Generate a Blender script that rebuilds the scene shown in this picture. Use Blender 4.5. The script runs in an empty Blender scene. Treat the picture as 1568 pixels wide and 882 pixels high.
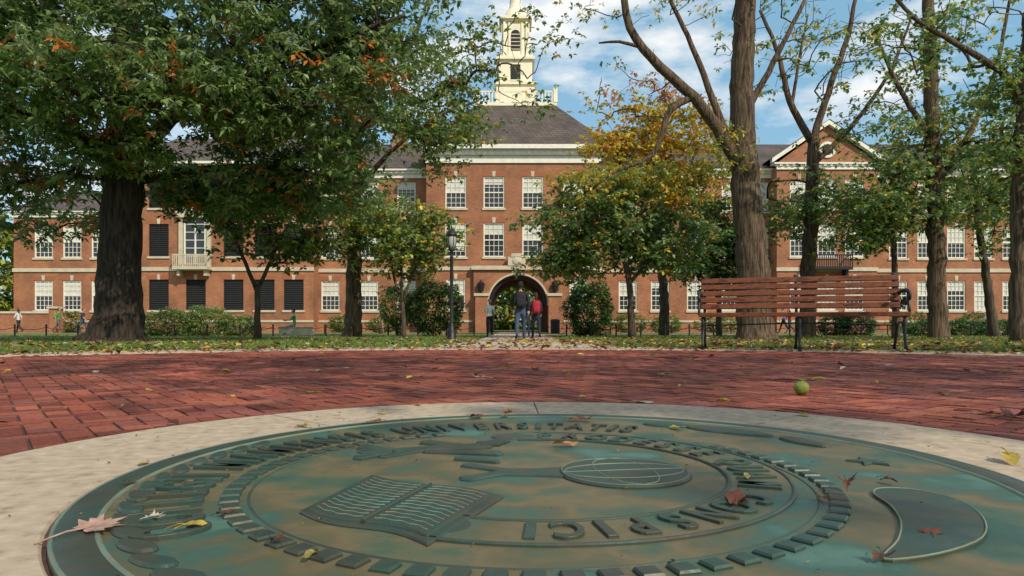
import bpy, math, random
import numpy as np
from mathutils import Vector, Matrix
random.seed(7); R=np.random.RandomState(11)
sc=bpy.context.scene
sc.view_settings.view_transform='Standard'; sc.view_settings.look='None'; sc.view_settings.exposure=0

# ---------------------------------------------------------------- materials
def nt(name):
    m=bpy.data.materials.new(name); m.use_nodes=True
    t=m.node_tree; return m,t,t.nodes['Principled BSDF']
def M(name,cols,scale=5,rough=.8,bump=0,bscale=None,metal=0,stretch=(1,1,1),lo=.35,hi=.65,spec=.3,bdist=.02):
    m,t,p=nt(name); N=t.nodes; L=t.links
    tc=N.new('ShaderNodeTexCoord'); mp=N.new('ShaderNodeMapping'); mp.inputs['Scale'].default_value=stretch
    L.new(tc.outputs['Object'],mp.inputs['Vector'])
    p.inputs['Roughness'].default_value=rough; p.inputs['Metallic'].default_value=metal
    p.inputs['Specular IOR Level'].default_value=spec
    if len(cols)==1: cols=[cols[0],tuple(c*.8 for c in cols[0])]
    no=N.new('ShaderNodeTexNoise'); no.inputs['Scale'].default_value=scale; no.inputs['Detail'].default_value=8
    L.new(mp.outputs[0],no.inputs['Vector'])
    r=N.new('ShaderNodeValToRGB'); e=r.color_ramp.elements
    for i,c in enumerate(cols):
        pos=lo+(hi-lo)*i/(len(cols)-1)
        el=e[i] if i<2 else e.new(pos)
        el.position=pos; el.color=(*c,1)
    L.new(no.outputs['Fac'],r.inputs[0]); L.new(r.outputs[0],p.inputs['Base Color'])
    if bump:
        n2=N.new('ShaderNodeTexNoise'); n2.inputs['Scale'].default_value=bscale or scale*4; n2.inputs['Detail'].default_value=8
        L.new(mp.outputs[0],n2.inputs['Vector'])
        b=N.new('ShaderNodeBump'); b.inputs['Strength'].default_value=bump; b.inputs['Distance'].default_value=bdist
        L.new(n2.outputs['Fac'],b.inputs['Height']); L.new(b.outputs[0],p.inputs['Normal'])
    return m
def brickmat(name,c1,c2,mort,bw=.22,rh=.075,ms=.008):
    m,t,p=nt(name); N=t.nodes; L=t.links
    tc=N.new('ShaderNodeTexCoord'); s=N.new('ShaderNodeSeparateXYZ'); L.new(tc.outputs['Object'],s.inputs[0])
    a=N.new('ShaderNodeMath'); a.operation='ADD'; L.new(s.outputs[0],a.inputs[0]); L.new(s.outputs[1],a.inputs[1])
    c=N.new('ShaderNodeCombineXYZ'); L.new(a.outputs[0],c.inputs[0]); L.new(s.outputs[2],c.inputs[1])
    b=N.new('ShaderNodeTexBrick'); L.new(c.outputs[0],b.inputs['Vector'])
    b.inputs['Scale'].default_value=1; b.inputs['Brick Width'].default_value=bw; b.inputs['Row Height'].default_value=rh
    b.inputs['Mortar Size'].default_value=ms
    b.inputs['Color1'].default_value=(*c1,1); b.inputs['Color2'].default_value=(*c2,1); b.inputs['Mortar'].default_value=(*mort,1)
    n=N.new('ShaderNodeTexNoise'); n.inputs['Scale'].default_value=.55; n.inputs['Detail'].default_value=9; n.inputs['Roughness'].default_value=.65
    L.new(tc.outputs['Object'],n.inputs['Vector'])
    r=N.new('ShaderNodeValToRGB'); r.color_ramp.elements[0].position=.3; r.color_ramp.elements[0].color=(.6,.58,.56,1)
    r.color_ramp.elements[1].position=.7; r.color_ramp.elements[1].color=(1.2,1.16,1.1,1); L.new(n.outputs['Fac'],r.inputs[0])
    x=N.new('ShaderNodeMix'); x.data_type='RGBA'; x.blend_type='MULTIPLY'; x.inputs['Factor'].default_value=1
    L.new(b.outputs['Color'],x.inputs['A']); L.new(r.outputs[0],x.inputs['B']); L.new(x.outputs['Result'],p.inputs['Base Color'])
    p.inputs['Roughness'].default_value=.85
    return m
def attrmat(name,trans=.35,rough=.5,noise=0,spec=.3,bump=0):
    m,t,p=nt(name); N=t.nodes; L=t.links
    a=N.new('ShaderNodeAttribute'); a.attribute_name='Col'
    src=a.outputs['Color']
    if noise:
        tc=N.new('ShaderNodeTexCoord'); n=N.new('ShaderNodeTexNoise'); n.inputs['Scale'].default_value=noise; n.inputs['Detail'].default_value=8
        L.new(tc.outputs['Object'],n.inputs['Vector'])
        r=N.new('ShaderNodeValToRGB'); r.color_ramp.elements[0].position=.3; r.color_ramp.elements[0].color=(.6,.6,.62,1)
        r.color_ramp.elements[1].position=.7; r.color_ramp.elements[1].color=(1.2,1.18,1.16,1); L.new(n.outputs['Fac'],r.inputs[0])
        n3=N.new('ShaderNodeTexNoise'); n3.inputs['Scale'].default_value=.8; n3.inputs['Detail'].default_value=5
        L.new(tc.outputs['Object'],n3.inputs['Vector'])
        r3=N.new('ShaderNodeValToRGB'); r3.color_ramp.elements[0].position=.35; r3.color_ramp.elements[0].color=(.62,.61,.62,1)
        r3.color_ramp.elements[1].position=.65; r3.color_ramp.elements[1].color=(1.15,1.13,1.1,1); L.new(n3.outputs['Fac'],r3.inputs[0])
        x=N.new('ShaderNodeMix'); x.data_type='RGBA'; x.blend_type='MULTIPLY'; x.inputs['Factor'].default_value=1
        L.new(src,x.inputs['A']); L.new(r.outputs[0],x.inputs['B'])
        y=N.new('ShaderNodeMix'); y.data_type='RGBA'; y.blend_type='MULTIPLY'; y.inputs['Factor'].default_value=1
        L.new(x.outputs['Result'],y.inputs['A']); L.new(r3.outputs[0],y.inputs['B']); src=y.outputs['Result']
        if bump:
            n2=N.new('ShaderNodeTexNoise'); n2.inputs['Scale'].default_value=noise*2.5; n2.inputs['Detail'].default_value=8
            L.new(tc.outputs['Object'],n2.inputs['Vector'])
            b=N.new('ShaderNodeBump'); b.inputs['Strength'].default_value=bump; b.inputs['Distance'].default_value=.004
            L.new(n2.outputs['Fac'],b.inputs['Height']); L.new(b.outputs[0],p.inputs['Normal'])
    L.new(src,p.inputs['Base Color']); p.inputs['Roughness'].default_value=rough; p.inputs['Specular IOR Level'].default_value=spec
    if trans:
        tr=N.new('ShaderNodeBsdfTranslucent'); L.new(src,tr.inputs['Color'])
        mx=N.new('ShaderNodeMixShader'); mx.inputs[0].default_value=trans
        L.new(p.outputs[0],mx.inputs[1]); L.new(tr.outputs[0],mx.inputs[2]); L.new(mx.outputs[0],N['Material Output'].inputs['Surface'])
    return m

BRICK=brickmat('facade_brick',(.37,.132,.055),(.25,.083,.038),(.33,.22,.14))
STONE=M('limestone_trim',[(.54,.47,.35),(.43,.38,.29)],2,.8,.1)
WHITE=M('white_paint',[(.74,.71,.62),(.64,.62,.54)],3,.5)
CREAM=M('cream_paint',[(.80,.73,.56),(.72,.65,.49)],2,.6)
SLATE=brickmat('slate_roof',(.12,.085,.068),(.065,.053,.05),(.03,.025,.025),.35,.22,.02)
LOUV=M('dark_louvre',[(.018,.018,.018)],5,.6)
GLASS,_t,_p=nt('window_glass'); _p.inputs['Base Color'].default_value=(.03,.035,.04,1); _p.inputs['Roughness'].default_value=.12
BLIND=M('window_blind',[(.62,.60,.52),(.5,.5,.45)],4,.7)
IRON=M('black_iron',[(.012,.012,.013),(.02,.02,.02)],20,.4,.2,80)
DARKIN=M('dark_interior',[(.02,.018,.016)],3,.9)
BARK_D=M('oak_bark',[(.012,.009,.007),(.035,.025,.018),(.06,.045,.035)],5,.95,1.0,14,stretch=(3,3,.35),bdist=.05)
BARK_M=M('grey_brown_bark',[(.03,.02,.013),(.10,.066,.042),(.17,.115,.075)],5,.95,1.0,13,stretch=(3.6,3.6,.3),bdist=.05)
BARK_T=M('young_bark',[(.035,.026,.018),(.10,.075,.052)],5,.95,.8,14,stretch=(3,3,.5),bdist=.03)
LEAF=attrmat('foliage_leaf',.42,.42,spec=.45)
DRYLEAF=attrmat('fallen_leaf',.2,.6,60)
PAVER=attrmat('clay_paver',0,.78,70,.2,.5)
CONC=M('aggregate_concrete',[(.25,.18,.125),(.36,.28,.20),(.40,.315,.23),(.46,.375,.285)],30,.9,.5,150,bdist=.002,lo=.28,hi=.72,spec=.15)
PATHC=M('path_concrete',[(.36,.28,.22),(.44,.36,.30)],3,.9,.2)
JOINT=M('joint_sand',[(.06,.03,.022),(.09,.05,.04)],30,.95)
GRASSG=M('lawn_soil_grass',[(.05,.085,.018),(.10,.16,.03),(.17,.17,.05)],1.3,.95,.5,30)
def bronze(name,cols,rough,sc_=3.6):
    return M(name,cols,sc_,rough,.5,34,metal=.2,lo=.34,hi=.66,spec=.4,bdist=.004)
BRZ=bronze('patina_bronze_field',[(.035,.085,.062),(.075,.105,.06),(.16,.12,.06),(.10,.095,.048),(.045,.105,.08),(.08,.16,.125)],.5)
BRZR=bronze('patina_bronze_relief',[(.026,.042,.033),(.055,.058,.04),(.03,.062,.048),(.06,.085,.065)],.45,5)
BRZL=bronze('worn_verdigris',[(.10,.17,.13),(.17,.18,.12),(.14,.23,.18)],.55,9)

# ---------------------------------------------------------------- mesh builder
class MB:
    def __init__(s): s.v=[];s.f=[];s.m=[];s.mats=[]
    def add(s,V,F,mat):
        if mat not in s.mats: s.mats.append(mat)
        k=s.mats.index(mat); o=len(s.v)
        s.v.extend([tuple(p) for p in V]); s.f.extend([tuple(i+o for i in f) for f in F]); s.m.extend([k]*len(F))
    def b(s,x0,x1,y0,y1,z0,z1,mat,M4=None):
        V=[(x0,y0,z0),(x1,y0,z0),(x1,y1,z0),(x0,y1,z0),(x0,y0,z1),(x1,y0,z1),(x1,y1,z1),(x0,y1,z1)]
        if M4 is not None: V=[M4@Vector(p) for p in V]
        s.add(V,[(0,3,2,1),(4,5,6,7),(0,1,5,4),(1,2,6,5),(2,3,7,6),(3,0,4,7)],mat)
    def prism(s,poly,z0,z1,mat,ch=0,M4=None):
        n=len(poly); cx=sum(p[0] for p in poly)/n; cy=sum(p[1] for p in poly)/n
        V=[(p[0],p[1],z0) for p in poly]+[(p[0],p[1],z1-ch) for p in poly]
        F=[(i,(i+1)%n,n+(i+1)%n,n+i) for i in range(n)]
        if ch:
            V+=[(cx+(p[0]-cx)*(1-ch/max(.02,math.hypot(p[0]-cx,p[1]-cy))),cy+(p[1]-cy)*(1-ch/max(.02,math.hypot(p[0]-cx,p[1]-cy))),z1) for p in poly]
            F+=[(n+i,n+(i+1)%n,2*n+(i+1)%n,2*n+i) for i in range(n)]; F.append(tuple(range(2*n,3*n)))
        else: F.append(tuple(range(n,2*n)))
        if M4 is not None: V=[M4@Vector(p) for p in V]
        s.add(V,F,mat)
    def lathe(s,prof,c,mat,n=16,M4=None,rot=0):
        V=[];F=[]
        for r,z in prof:
            for i in range(n):
                a=2*math.pi*i/n+rot; V.append((c[0]+r*math.cos(a),c[1]+r*math.sin(a),c[2]+z))
        for k in range(len(prof)-1):
            for i in range(n): F.append((k*n+i,k*n+(i+1)%n,(k+1)*n+(i+1)%n,(k+1)*n+i))
        F.append(tuple(range(len(V)-n,len(V)))); F.append(tuple(reversed(range(n))))
        if M4 is not None: V=[M4@Vector(p) for p in V]
        s.add(V,F,mat)
    def ell(s,c,r,mat,nu=14,nv=9,M4=None,fn=None):
        V=[];F=[]
        for j in range(nv+1):
            ph=-math.pi/2+math.pi*j/nv
            for i in range(nu):
                a=2*math.pi*i/nu; d=(math.cos(ph)*math.cos(a),math.cos(ph)*math.sin(a),math.sin(ph))
                k=fn(d) if fn else 1
                V.append((c[0]+r[0]*d[0]*k,c[1]+r[1]*d[1]*k,c[2]+r[2]*d[2]*k))
        for j in range(nv):
            for i in range(nu): F.append((j*nu+i,j*nu+(i+1)%nu,(j+1)*nu+(i+1)%nu,(j+1)*nu+i))
        if M4 is not None: V=[M4@Vector(p) for p in V]
        s.add(V,F,mat)
    def tube(s,P,Rr,mat,n=8,rough=0,M4=None,flat=None):
        P=[Vector(p) for p in P]; k=len(P)
        if not hasattr(Rr,'__len__'): Rr=[Rr]*k
        u=None;V=[];F=[]
        ph=[random.uniform(0,6.28) for _ in range(4)]
        for i in range(k):
            t=(P[min(i+1,k-1)]-P[max(i-1,0)]);
            if t.length<1e-6: t=Vector((0,0,1))
            t.normalize()
            if u is None:
                u=t.cross(Vector((0,1,0)) if abs(t.y)<.9 else Vector((1,0,0))).normalized()
            else:
                u=(u-t*u.dot(t)).normalized()
            w=t.cross(u)
            for j in range(n):
                a=2*math.pi*j/n; r=Rr[i]
                if rough: r*=1+rough*(math.sin(3*a+ph[0]+i*.05)+.7*math.sin(5*a+ph[1]-i*.07)+.6*math.sin(8*a+ph[2])+.4*random.uniform(-1,1))
                V.append(P[i]+u*(math.cos(a)*r)+w*(math.sin(a)*r*(flat or 1)))
        for i in range(k-1):
            for j in range(n): F.append((i*n+j,i*n+(j+1)%n,(i+1)*n+(j+1)%n,(i+1)*n+j))
        F.append(tuple(range((k-1)*n,k*n))); F.append(tuple(reversed(range(n))))
        if M4 is not None: V=[M4@p for p in V]
        s.add(V,F,mat)
    def obj(s,name,parent=None,smooth=False,bevel=0):
        me=bpy.data.meshes.new(name); me.from_pydata(s.v,[],s.f)
        for m in s.mats: me.materials.append(m)
        me.polygons.foreach_set('material_index',s.m)
        if smooth: me.polygons.foreach_set('use_smooth',[True]*len(s.f))
        me.update(); o=bpy.data.objects.new(name,me); sc.collection.objects.link(o)
        if parent: o.parent=parent
        if bevel:
            b=o.modifiers.new('bevel','BEVEL'); b.width=bevel; b.segments=2; b.limit_method='ANGLE'
        return o
def empty(name):
    e=bpy.data.objects.new(name,None); sc.collection.objects.link(e); return e
def fastmesh(name,V,k,cols,mat,parent=None):
    n=len(V); me=bpy.data.meshes.new(name)
    me.vertices.add(n*k); me.vertices.foreach_set('co',np.ascontiguousarray(V,dtype=np.float32).ravel())
    me.loops.add(n*k); me.loops.foreach_set('vertex_index',np.arange(n*k,dtype=np.int32))
    me.polygons.add(n); me.polygons.foreach_set('loop_start',np.arange(0,n*k,k,dtype=np.int32))
    me.update(calc_edges=True)
    a=me.color_attributes.new('Col','FLOAT_COLOR','POINT')
    c=np.ones((n,k,4),dtype=np.float32); c[:,:,:3]=np.asarray(cols)[:,None,:]; a.data.foreach_set('color',c.ravel())
    me.materials.append(mat); o=bpy.data.objects.new(name,me); sc.collection.objects.link(o)
    if parent: o.parent=parent
    return o

CX,CY=.1,1.396
def gz(x,y):
    r=math.hypot(x-CX,y-CY); t=min(1,max(0,(r-8.5)/13)); return -.02-.15*t*t*(3-2*t)
def gzv(x,y):
    r=np.hypot(x-CX,y-CY); t=np.clip((r-8.5)/13,0,1); return -.02-.15*t*t*(3-2*t)

# ---------------------------------------------------------------- ground
xs=np.concatenate([[-600,-300,-150,-80],np.arange(-50,50.1,1.),[80,150,300,600]])
ys=np.concatenate([[-300,-100,-40],np.arange(-20,60.1,1.),[80,120,200,400,900]])
g=MB(); V=[(x,y,gz(x,y)) for y in ys for x in xs]; nx=len(xs)
F=[(j*nx+i,j*nx+i+1,(j+1)*nx+i+1,(j+1)*nx+i) for j in range(len(ys)-1) for i in range(nx-1)]
g.add(V,F,GRASSG); g.obj('lawn_ground')

def strip(name,pts,w,mat,dz=.008):
    m=MB();V=[];P=[Vector((p[0],p[1],0)) for p in pts]; Q=[]
    for i in range(len(P)-1):
        n=max(1,int((P[i+1]-P[i]).length/.5))
        Q+=[P[i].lerp(P[i+1],k/n) for k in range(n)]
    Q.append(P[-1])
    for i,p in enumerate(Q):
        t=(Q[min(i+1,len(Q)-1)]-Q[max(i-1,0)]).normalized(); nrm=Vector((-t.y,t.x,0))
        for s in (-1,-.5,0,.5,1):
            q=p+nrm*(w/2*s); V.append((q.x,q.y,gz(q.x,q.y)+dz))
    F=[(i*5+j,(i+1)*5+j,(i+1)*5+j+1,i*5+j+1) for i in range(len(Q)-1) for j in range(4)]
    m.add(V,F,mat); return m.obj(name)
strip('walkway_path',[(.15,9.3),(.3,30),(.45,66)],2.8,PATHC)
strip('walkway_path',[(-60,29),(-20,27.5),(-1.3,33)],1.6,PATHC,.012)
strip('walkway_path',[(1.8,40),(20,36),(60,34)],1.8,PATHC,.012)
strip('walkway_path',[(-45,47.6),(60,47.6)],2.2,PATHC,.016)

# plaza bed + pavers
m=MB(); n=96
m.add([(CX+7.6*math.cos(2*math.pi*i/n),CY+7.6*math.sin(2*math.pi*i/n),-.006) for i in range(n)],[tuple(range(n))],JOINT)
m.obj('plaza_bed')
W=.076; gap=.002; th=math.radians(38); ct,st=math.cos(th),math.sin(th)
NR=int(7.8/W)+2
I,Jg=np.meshgrid(np.arange(-NR,NR),np.arange(-NR,NR)); I=I.ravel();Jg=Jg.ravel(); cc=(I-Jg)%4
h_=cc==0; v_=cc==3
cells=np.concatenate([np.stack([I[h_],Jg[h_],I[h_]+2,Jg[h_]+1],1),np.stack([I[v_],Jg[v_],I[v_]+1,Jg[v_]+2],1)]).astype(float)*W
cxm=(cells[:,0]+cells[:,2])/2; cym=(cells[:,1]+cells[:,3])/2
rr=np.hypot(cxm,cym); wy=cxm*st+cym*ct+CY
keep=(rr>1.19)&(rr<7.5)&(wy>-1.5)
cells=cells[keep]; k=len(cells)
tops=R.normal(0,.0010,k)
tilt=R.normal(0,.0009,(k,2))
base=np.array([[.33,.088,.052],[.28,.072,.044],[.38,.118,.07],[.22,.055,.038],[.34,.10,.062],[.29,.092,.07]])
pc=base[R.randint(0,6,k)]*R.uniform(.8,1.12,(k,1))
def rc(x,y,z): return np.stack([x*ct-y*st+CX,x*st+y*ct+CY,z],-1)
x0=cells[:,0]+gap;y0=cells[:,1]+gap;x1=cells[:,2]-gap;y1=cells[:,3]-gap
bv=.003
ti=[rc(a,b,tops+sx*tilt[:,0]+sy*tilt[:,1]) for a,b,sx,sy in((x0+bv,y0+bv,-1,-1),(x1-bv,y0+bv,1,-1),(x1-bv,y1-bv,1,1),(x0+bv,y1-bv,-1,1))]
lo=[rc(a,b,tops-.008) for a,b in((x0,y0),(x1,y0),(x1,y1),(x0,y1))]
polys=[np.stack(ti,1)]
for i in range(4):
    j=(i+1)%4; polys.append(np.stack([lo[i],lo[j],ti[j],ti[i]],1))
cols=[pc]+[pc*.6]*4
fastmesh('brick_paving',np.concatenate(polys),4,np.concatenate(cols),PAVER)

def ring(mb,r0,r1,z0,z1,a0,a1,mat,n=8,ch=.004,c=(CX,CY)):
    A=[a0+(a1-a0)*i/n for i in range(n+1)]
    V=[];F=[]
    for a in A:
        ca,sa=math.cos(a),math.sin(a)
        for r,z in((r0,z0),(r0,z1-ch),(r0+ch,z1),(r1-ch,z1),(r1,z1-ch),(r1,z0)): V.append((c[0]+r*ca,c[1]+r*sa,z))
    for i in range(n):
        for j in range(5): F.append((i*6+j,i*6+j+1,(i+1)*6+j+1,(i+1)*6+j))
    F.append((0,5,4,3,2,1)); o=n*6; F.append((o,o+1,o+2,o+3,o+4,o+5)); mb.add(V,F,mat)
m=MB(); ns=8
for i in range(ns):
    a0=math.pi/2+.012+2*math.pi*i/ns+.002; ring(m,.875,1.27,-.05,.006,a0,a0+2*math.pi/ns-.004,CONC,16)
m.obj('concrete_ring')
m=MB(); ns=40
for i in range(ns):
    a0=2*math.pi*i/ns; ring(m,7.42,8.25,-.06,.012,a0+.0006,a0+2*math.pi/ns-.0006,CONC,4,.006)
m.obj('plaza_kerb_band')

# ---------------------------------------------------------------- bronze seal
seal=empty('bronze_seal')
m=MB(); n=128
m.lathe([(.869,-.03),(.869,.005),(.863,.0095),(.815,.0095),(.808,.006)],(CX,CY,0),BRZR,n)
m.obj('rim',seal,True)
m=MB()
V=[(CX,CY,.0075)];F=[];nr=20
for j in range(1,nr+1):
    for i in range(n):
        r=.81*j/nr; a=2*math.pi*i/n; V.append((CX+r*math.cos(a),CY+r*math.sin(a),.0075))
for i in range(n): F.append((0,1+i,1+(i+1)%n))
for j in range(nr-1):
    for i in range(n): F.append((1+j*n+i,1+(j+1)*n+i,1+(j+1)*n+(i+1)%n,1+j*n+(i+1)%n))
m.add(V,F,BRZ); m.obj('field',seal)
z0=.004
m=MB()
IC=(.037,1.335)
ring(m,.806,.815,z0,.0112,0,2*math.pi,BRZL,128,.003)
ring(m,.861,.8685,z0,.0108,0,2*math.pi,BRZL,128,.003)
for i in range(75):
    a=2*math.pi*i/75; dg_=math.degrees(a)
    if 38<dg_<112: continue
    T=Matrix.Translation((IC[0]+.545*math.cos(a),IC[1]+.545*math.sin(a),0))@Matrix.Rotation(a,4,'Z')
    jx=random.uniform(-.0015,.0015)
    m.prism([(-.0155+jx,-.0145),(.0155,-.0145+jx),(.0155-jx,.0145),(-.0155,.0145)],z0,.0135,BRZR,.003,T)
ring(m,.512,.518,z0,.0092,math.radians(112),math.radians(398),BRZR,110,.002,IC)
m.obj('bead_ring',seal)
MCn=(.055,1.385)
def arcpoly(c,r0,r1,d0,d1,n=60):
    A=np.radians(np.linspace(d0,d1,n)); return [(c[0]+r1*math.cos(a),c[1]+r1*math.sin(a)) for a in A]+[(c[0]+r0*math.cos(a),c[1]+r0*math.sin(a)) for a in A[::-1]]
m=MB(); ring(m,.368,.478,z0,.0098,math.radians(-112),math.radians(96),BRZ,64,.003,MCn)
for aa in (-114,97):
    a=math.radians(aa); m.prism([(MCn[0]+.423*math.cos(a)+.06*math.cos(t),MCn[1]+.423*math.sin(a)+.05*math.sin(t)) for t in np.linspace(0,6.28,25)[:-1]],z0,.0104,BRZR,.003)
ring(m,.364,.372,z0,.0125,math.radians(-112),math.radians(96),BRZR,64,.002,MCn)
ring(m,.475,.483,z0,.0125,math.radians(-112),math.radians(96),BRZR,64,.002,MCn)
m.obj('motto_ribbon',seal)
def ringtext(name,text,c,r,a0,a1,size,sx,za,ext,mat):
    mb=MB(); wd={'I':.55,'M':1.15,'U':1,'L':.9,' ':.55,'E':.9,'S':.9,'T':.9}
    ws=[wd.get(ch,1) for ch in text]; tot=sum(ws)-ws[0]/2-ws[-1]/2; acc=0
    for i,ch in enumerate(text):
        a=math.radians(a0+(a1-a0)*acc/tot)
        if i<len(text)-1: acc+=(ws[i]+ws[i+1])/2
        if ch==' ': continue
        cu=bpy.data.curves.new('t','FONT'); cu.body=ch; cu.size=size; cu.extrude=ext; cu.bevel_depth=.0012; cu.align_x='CENTER'; cu.offset=.0012; cu.resolution_u=4
        ob=bpy.data.objects.new('t',cu); sc.collection.objects.link(ob)
        dg=bpy.context.evaluated_depsgraph_get(); me=ob.evaluated_get(dg).to_mesh()
        T=Matrix.Translation((c[0]+r*math.cos(a),c[1]+r*math.sin(a),za+.0002*(i%3)))@Matrix.Rotation(a-math.pi/2,4,'Z')@Matrix.Diagonal((sx*(1.5 if ch=='I' else .85 if ch=='M' else 1),1,1,1))
        mb.add([T@v.co for v in me.vertices],[tuple(p.vertices) for p in me.polygons],mat)
        bpy.data.objects.remove(ob)
    return mb.obj(name,seal)
ringtext('lettering_outer','COLLEGII MIAMIENSIS UNIVERSITATIS',(.045,1.34),.597,216,64,.145,.50,.0085,.0050,BRZR)
ringtext('lettering_motto','PRODESSE QUAM CONSPICI',MCn,.385,86,-94,.104,.68,.0105,.0030,BRZR)
m=MB()
bk=[(-.27,1.317),(-.021,1.161),(-.113,.917),(-.327,1.07)]
def inter(u,v):
    a=Vector(bk[0]).lerp(Vector(bk[1]),u); b=Vector(bk[3]).lerp(Vector(bk[2]),u); return a.lerp(b,v)
out=[inter(u,-.03+.05*math.sin(u*2*math.pi)) for u in np.linspace(-.02,1.02,12)]+[inter(u,1.03+.05*math.sin(u*2*math.pi)) for u in np.linspace(1.02,-.02,12)]
m.prism([tuple(p) for p in out],z0,.0125,BRZR,.003)
out=[inter(u,.03+.05*math.sin(u*2*math.pi)) for u in np.linspace(.03,.97,12)]+[inter(u,.97+.05*math.sin(u*2*math.pi)) for u in np.linspace(.97,.03,12)]
m.prism([tuple(p) for p in out],z0,.016,BRZR,.003)
for k in range(13):
    v=.09+k*.068
    for u0,u1 in((.07,.46),(.54,.93)):
        pts=[(*inter(u,v+.05*math.sin(u*2*math.pi)+.008*math.sin(u*50)),.0160) for u in np.linspace(u0,u1,18)]
        m.tube(pts,.0012,BRZL,5)
m.tube([(*inter(.5,v),.016) for v in(.02,.98)],.003,BRZR,6)
m.obj('book_relief',seal)
m=MB()
gc=(.223,1.355); gr=.13
m.prism([(gc[0]+gr*math.cos(t),gc[1]+gr*math.sin(t)) for t in np.linspace(0,2*math.pi,49)[:-1]],z0,.0146,BRZR,.004)
m.tube([(gc[0]+gr*.96*math.cos(t),gc[1]+gr*.96*math.sin(t),.0143) for t in np.linspace(0,2*math.pi,49)],.0013,BRZL,5)
for q,k in((0,.55),(0,-.55),(0,0.02),(math.pi/2,.45),(math.pi/2,-.45)):
    pts=[]
    for t in np.linspace(-1,1,18):
        u=gr*.95*t; v=gr*.95*k*math.sqrt(max(0,1-t*t)); pts.append((gc[0]+u*math.cos(q+.15)-v*math.sin(q+.15),gc[1]+u*math.sin(q+.15)+v*math.cos(q+.15),.0148))
    m.tube(pts,.0013,BRZL,5)
HN=[0]
def seg(p,q,w0,w1,h=.0118):
    HN[0]+=1; h+=.0002*HN[0]
    p=Vector(p);q=Vector(q);t=(q-p).normalized();nn=Vector((-t.y,t.x))
    m.prism([tuple(p-nn*w0),tuple(p.lerp(q,.5)-nn*(w0+w1)*.42),tuple(q-nn*w1),tuple(q+t*w1*.5),tuple(q+nn*w1),tuple(p.lerp(q,.5)+nn*(w0+w1)*.42),tuple(p+nn*w0),tuple(p-t*w0*.5)],z0,h,BRZR,.003)
seg((-.02,1.36),(.11,1.36),.025,.045); seg((-.09,1.30),(-.01,1.36),.02,.016); seg((-.10,1.43),(-.01,1.37),.014,.014)
seg((-.35,1.58),(-.06,1.66),.016,.034); seg((-.29,1.52),(-.16,1.66),.014,.022); seg((-.36,1.64),(-.26,1.59),.022,.016)
seg((-.20,1.58),(-.03,1.56),.012,.024); seg((-.22,1.71),(-.11,1.65),.022,.016); seg((-.06,1.68),(-.02,1.74),.036,.02)
seg((-.12,1.50),(-.03,1.46),.016,.01); seg((-.34,1.50),(-.28,1.56),.016,.01)
def petal(c,ang,L,w,h=.0128):
    HN[0]+=1
    T=Matrix.Translation((c[0],c[1],0))@Matrix.Rotation(ang,4,'Z')
    pts=[(L*math.cos(t)/2,w*math.sin(t)/2*(1-.25*math.cos(t))) for t in np.linspace(0,2*math.pi,21)[:-1]]
    m.prism(pts,z0,h+.0003*(HN[0]%4),BRZR,.004,T)
for i in range(17):
    a=math.radians(158+i*5.6); petal((CX+.775*math.cos(a),CY+.775*math.sin(a)),a-math.pi/2+.35,.08,.034)
petal((CX+.50,CY+.50),math.radians(-45),.26,.085); petal((CX+.36,CY+.61),math.radians(-25),.15,.055); petal((CX+.63,CY+.32),math.radians(-70),.15,.055)
sp=[]
for i in range(10):
    r=.045 if i%2==0 else .018; a=i*math.pi/5+.3; sp.append((CX+.665+r*math.cos(a),CY+.07+r*math.sin(a)))
m.prism(sp,z0,.0128,BRZR,.003)
hp=[(.46,.845),(.54,.865),(.64,.93),(.71,1.03),(.74,1.13),(.715,1.20),(.66,1.215),(.625,1.18),(.61,1.1),(.575,1.01),(.52,.92)]
hs=[];L_=len(hp)
for i in range(L_):
    p0,p1,p2,p3=[np.array(hp[(i+q-1)%L_]) for q in range(4)]
    for t in(0,.25,.5,.75): hs.append(tuple(.5*((2*p1)+(-p0+p2)*t+(2*p0-5*p1+4*p2-p3)*t*t+(-p0+3*p1-3*p2+p3)*t**3)))
m.prism(hs,z0,.013,BRZR,.003); m.tube([(x,y,.0125) for x,y in hs+hs[:1]],.0016,BRZL,5)
m.obj('emblem_relief',seal)

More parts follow.
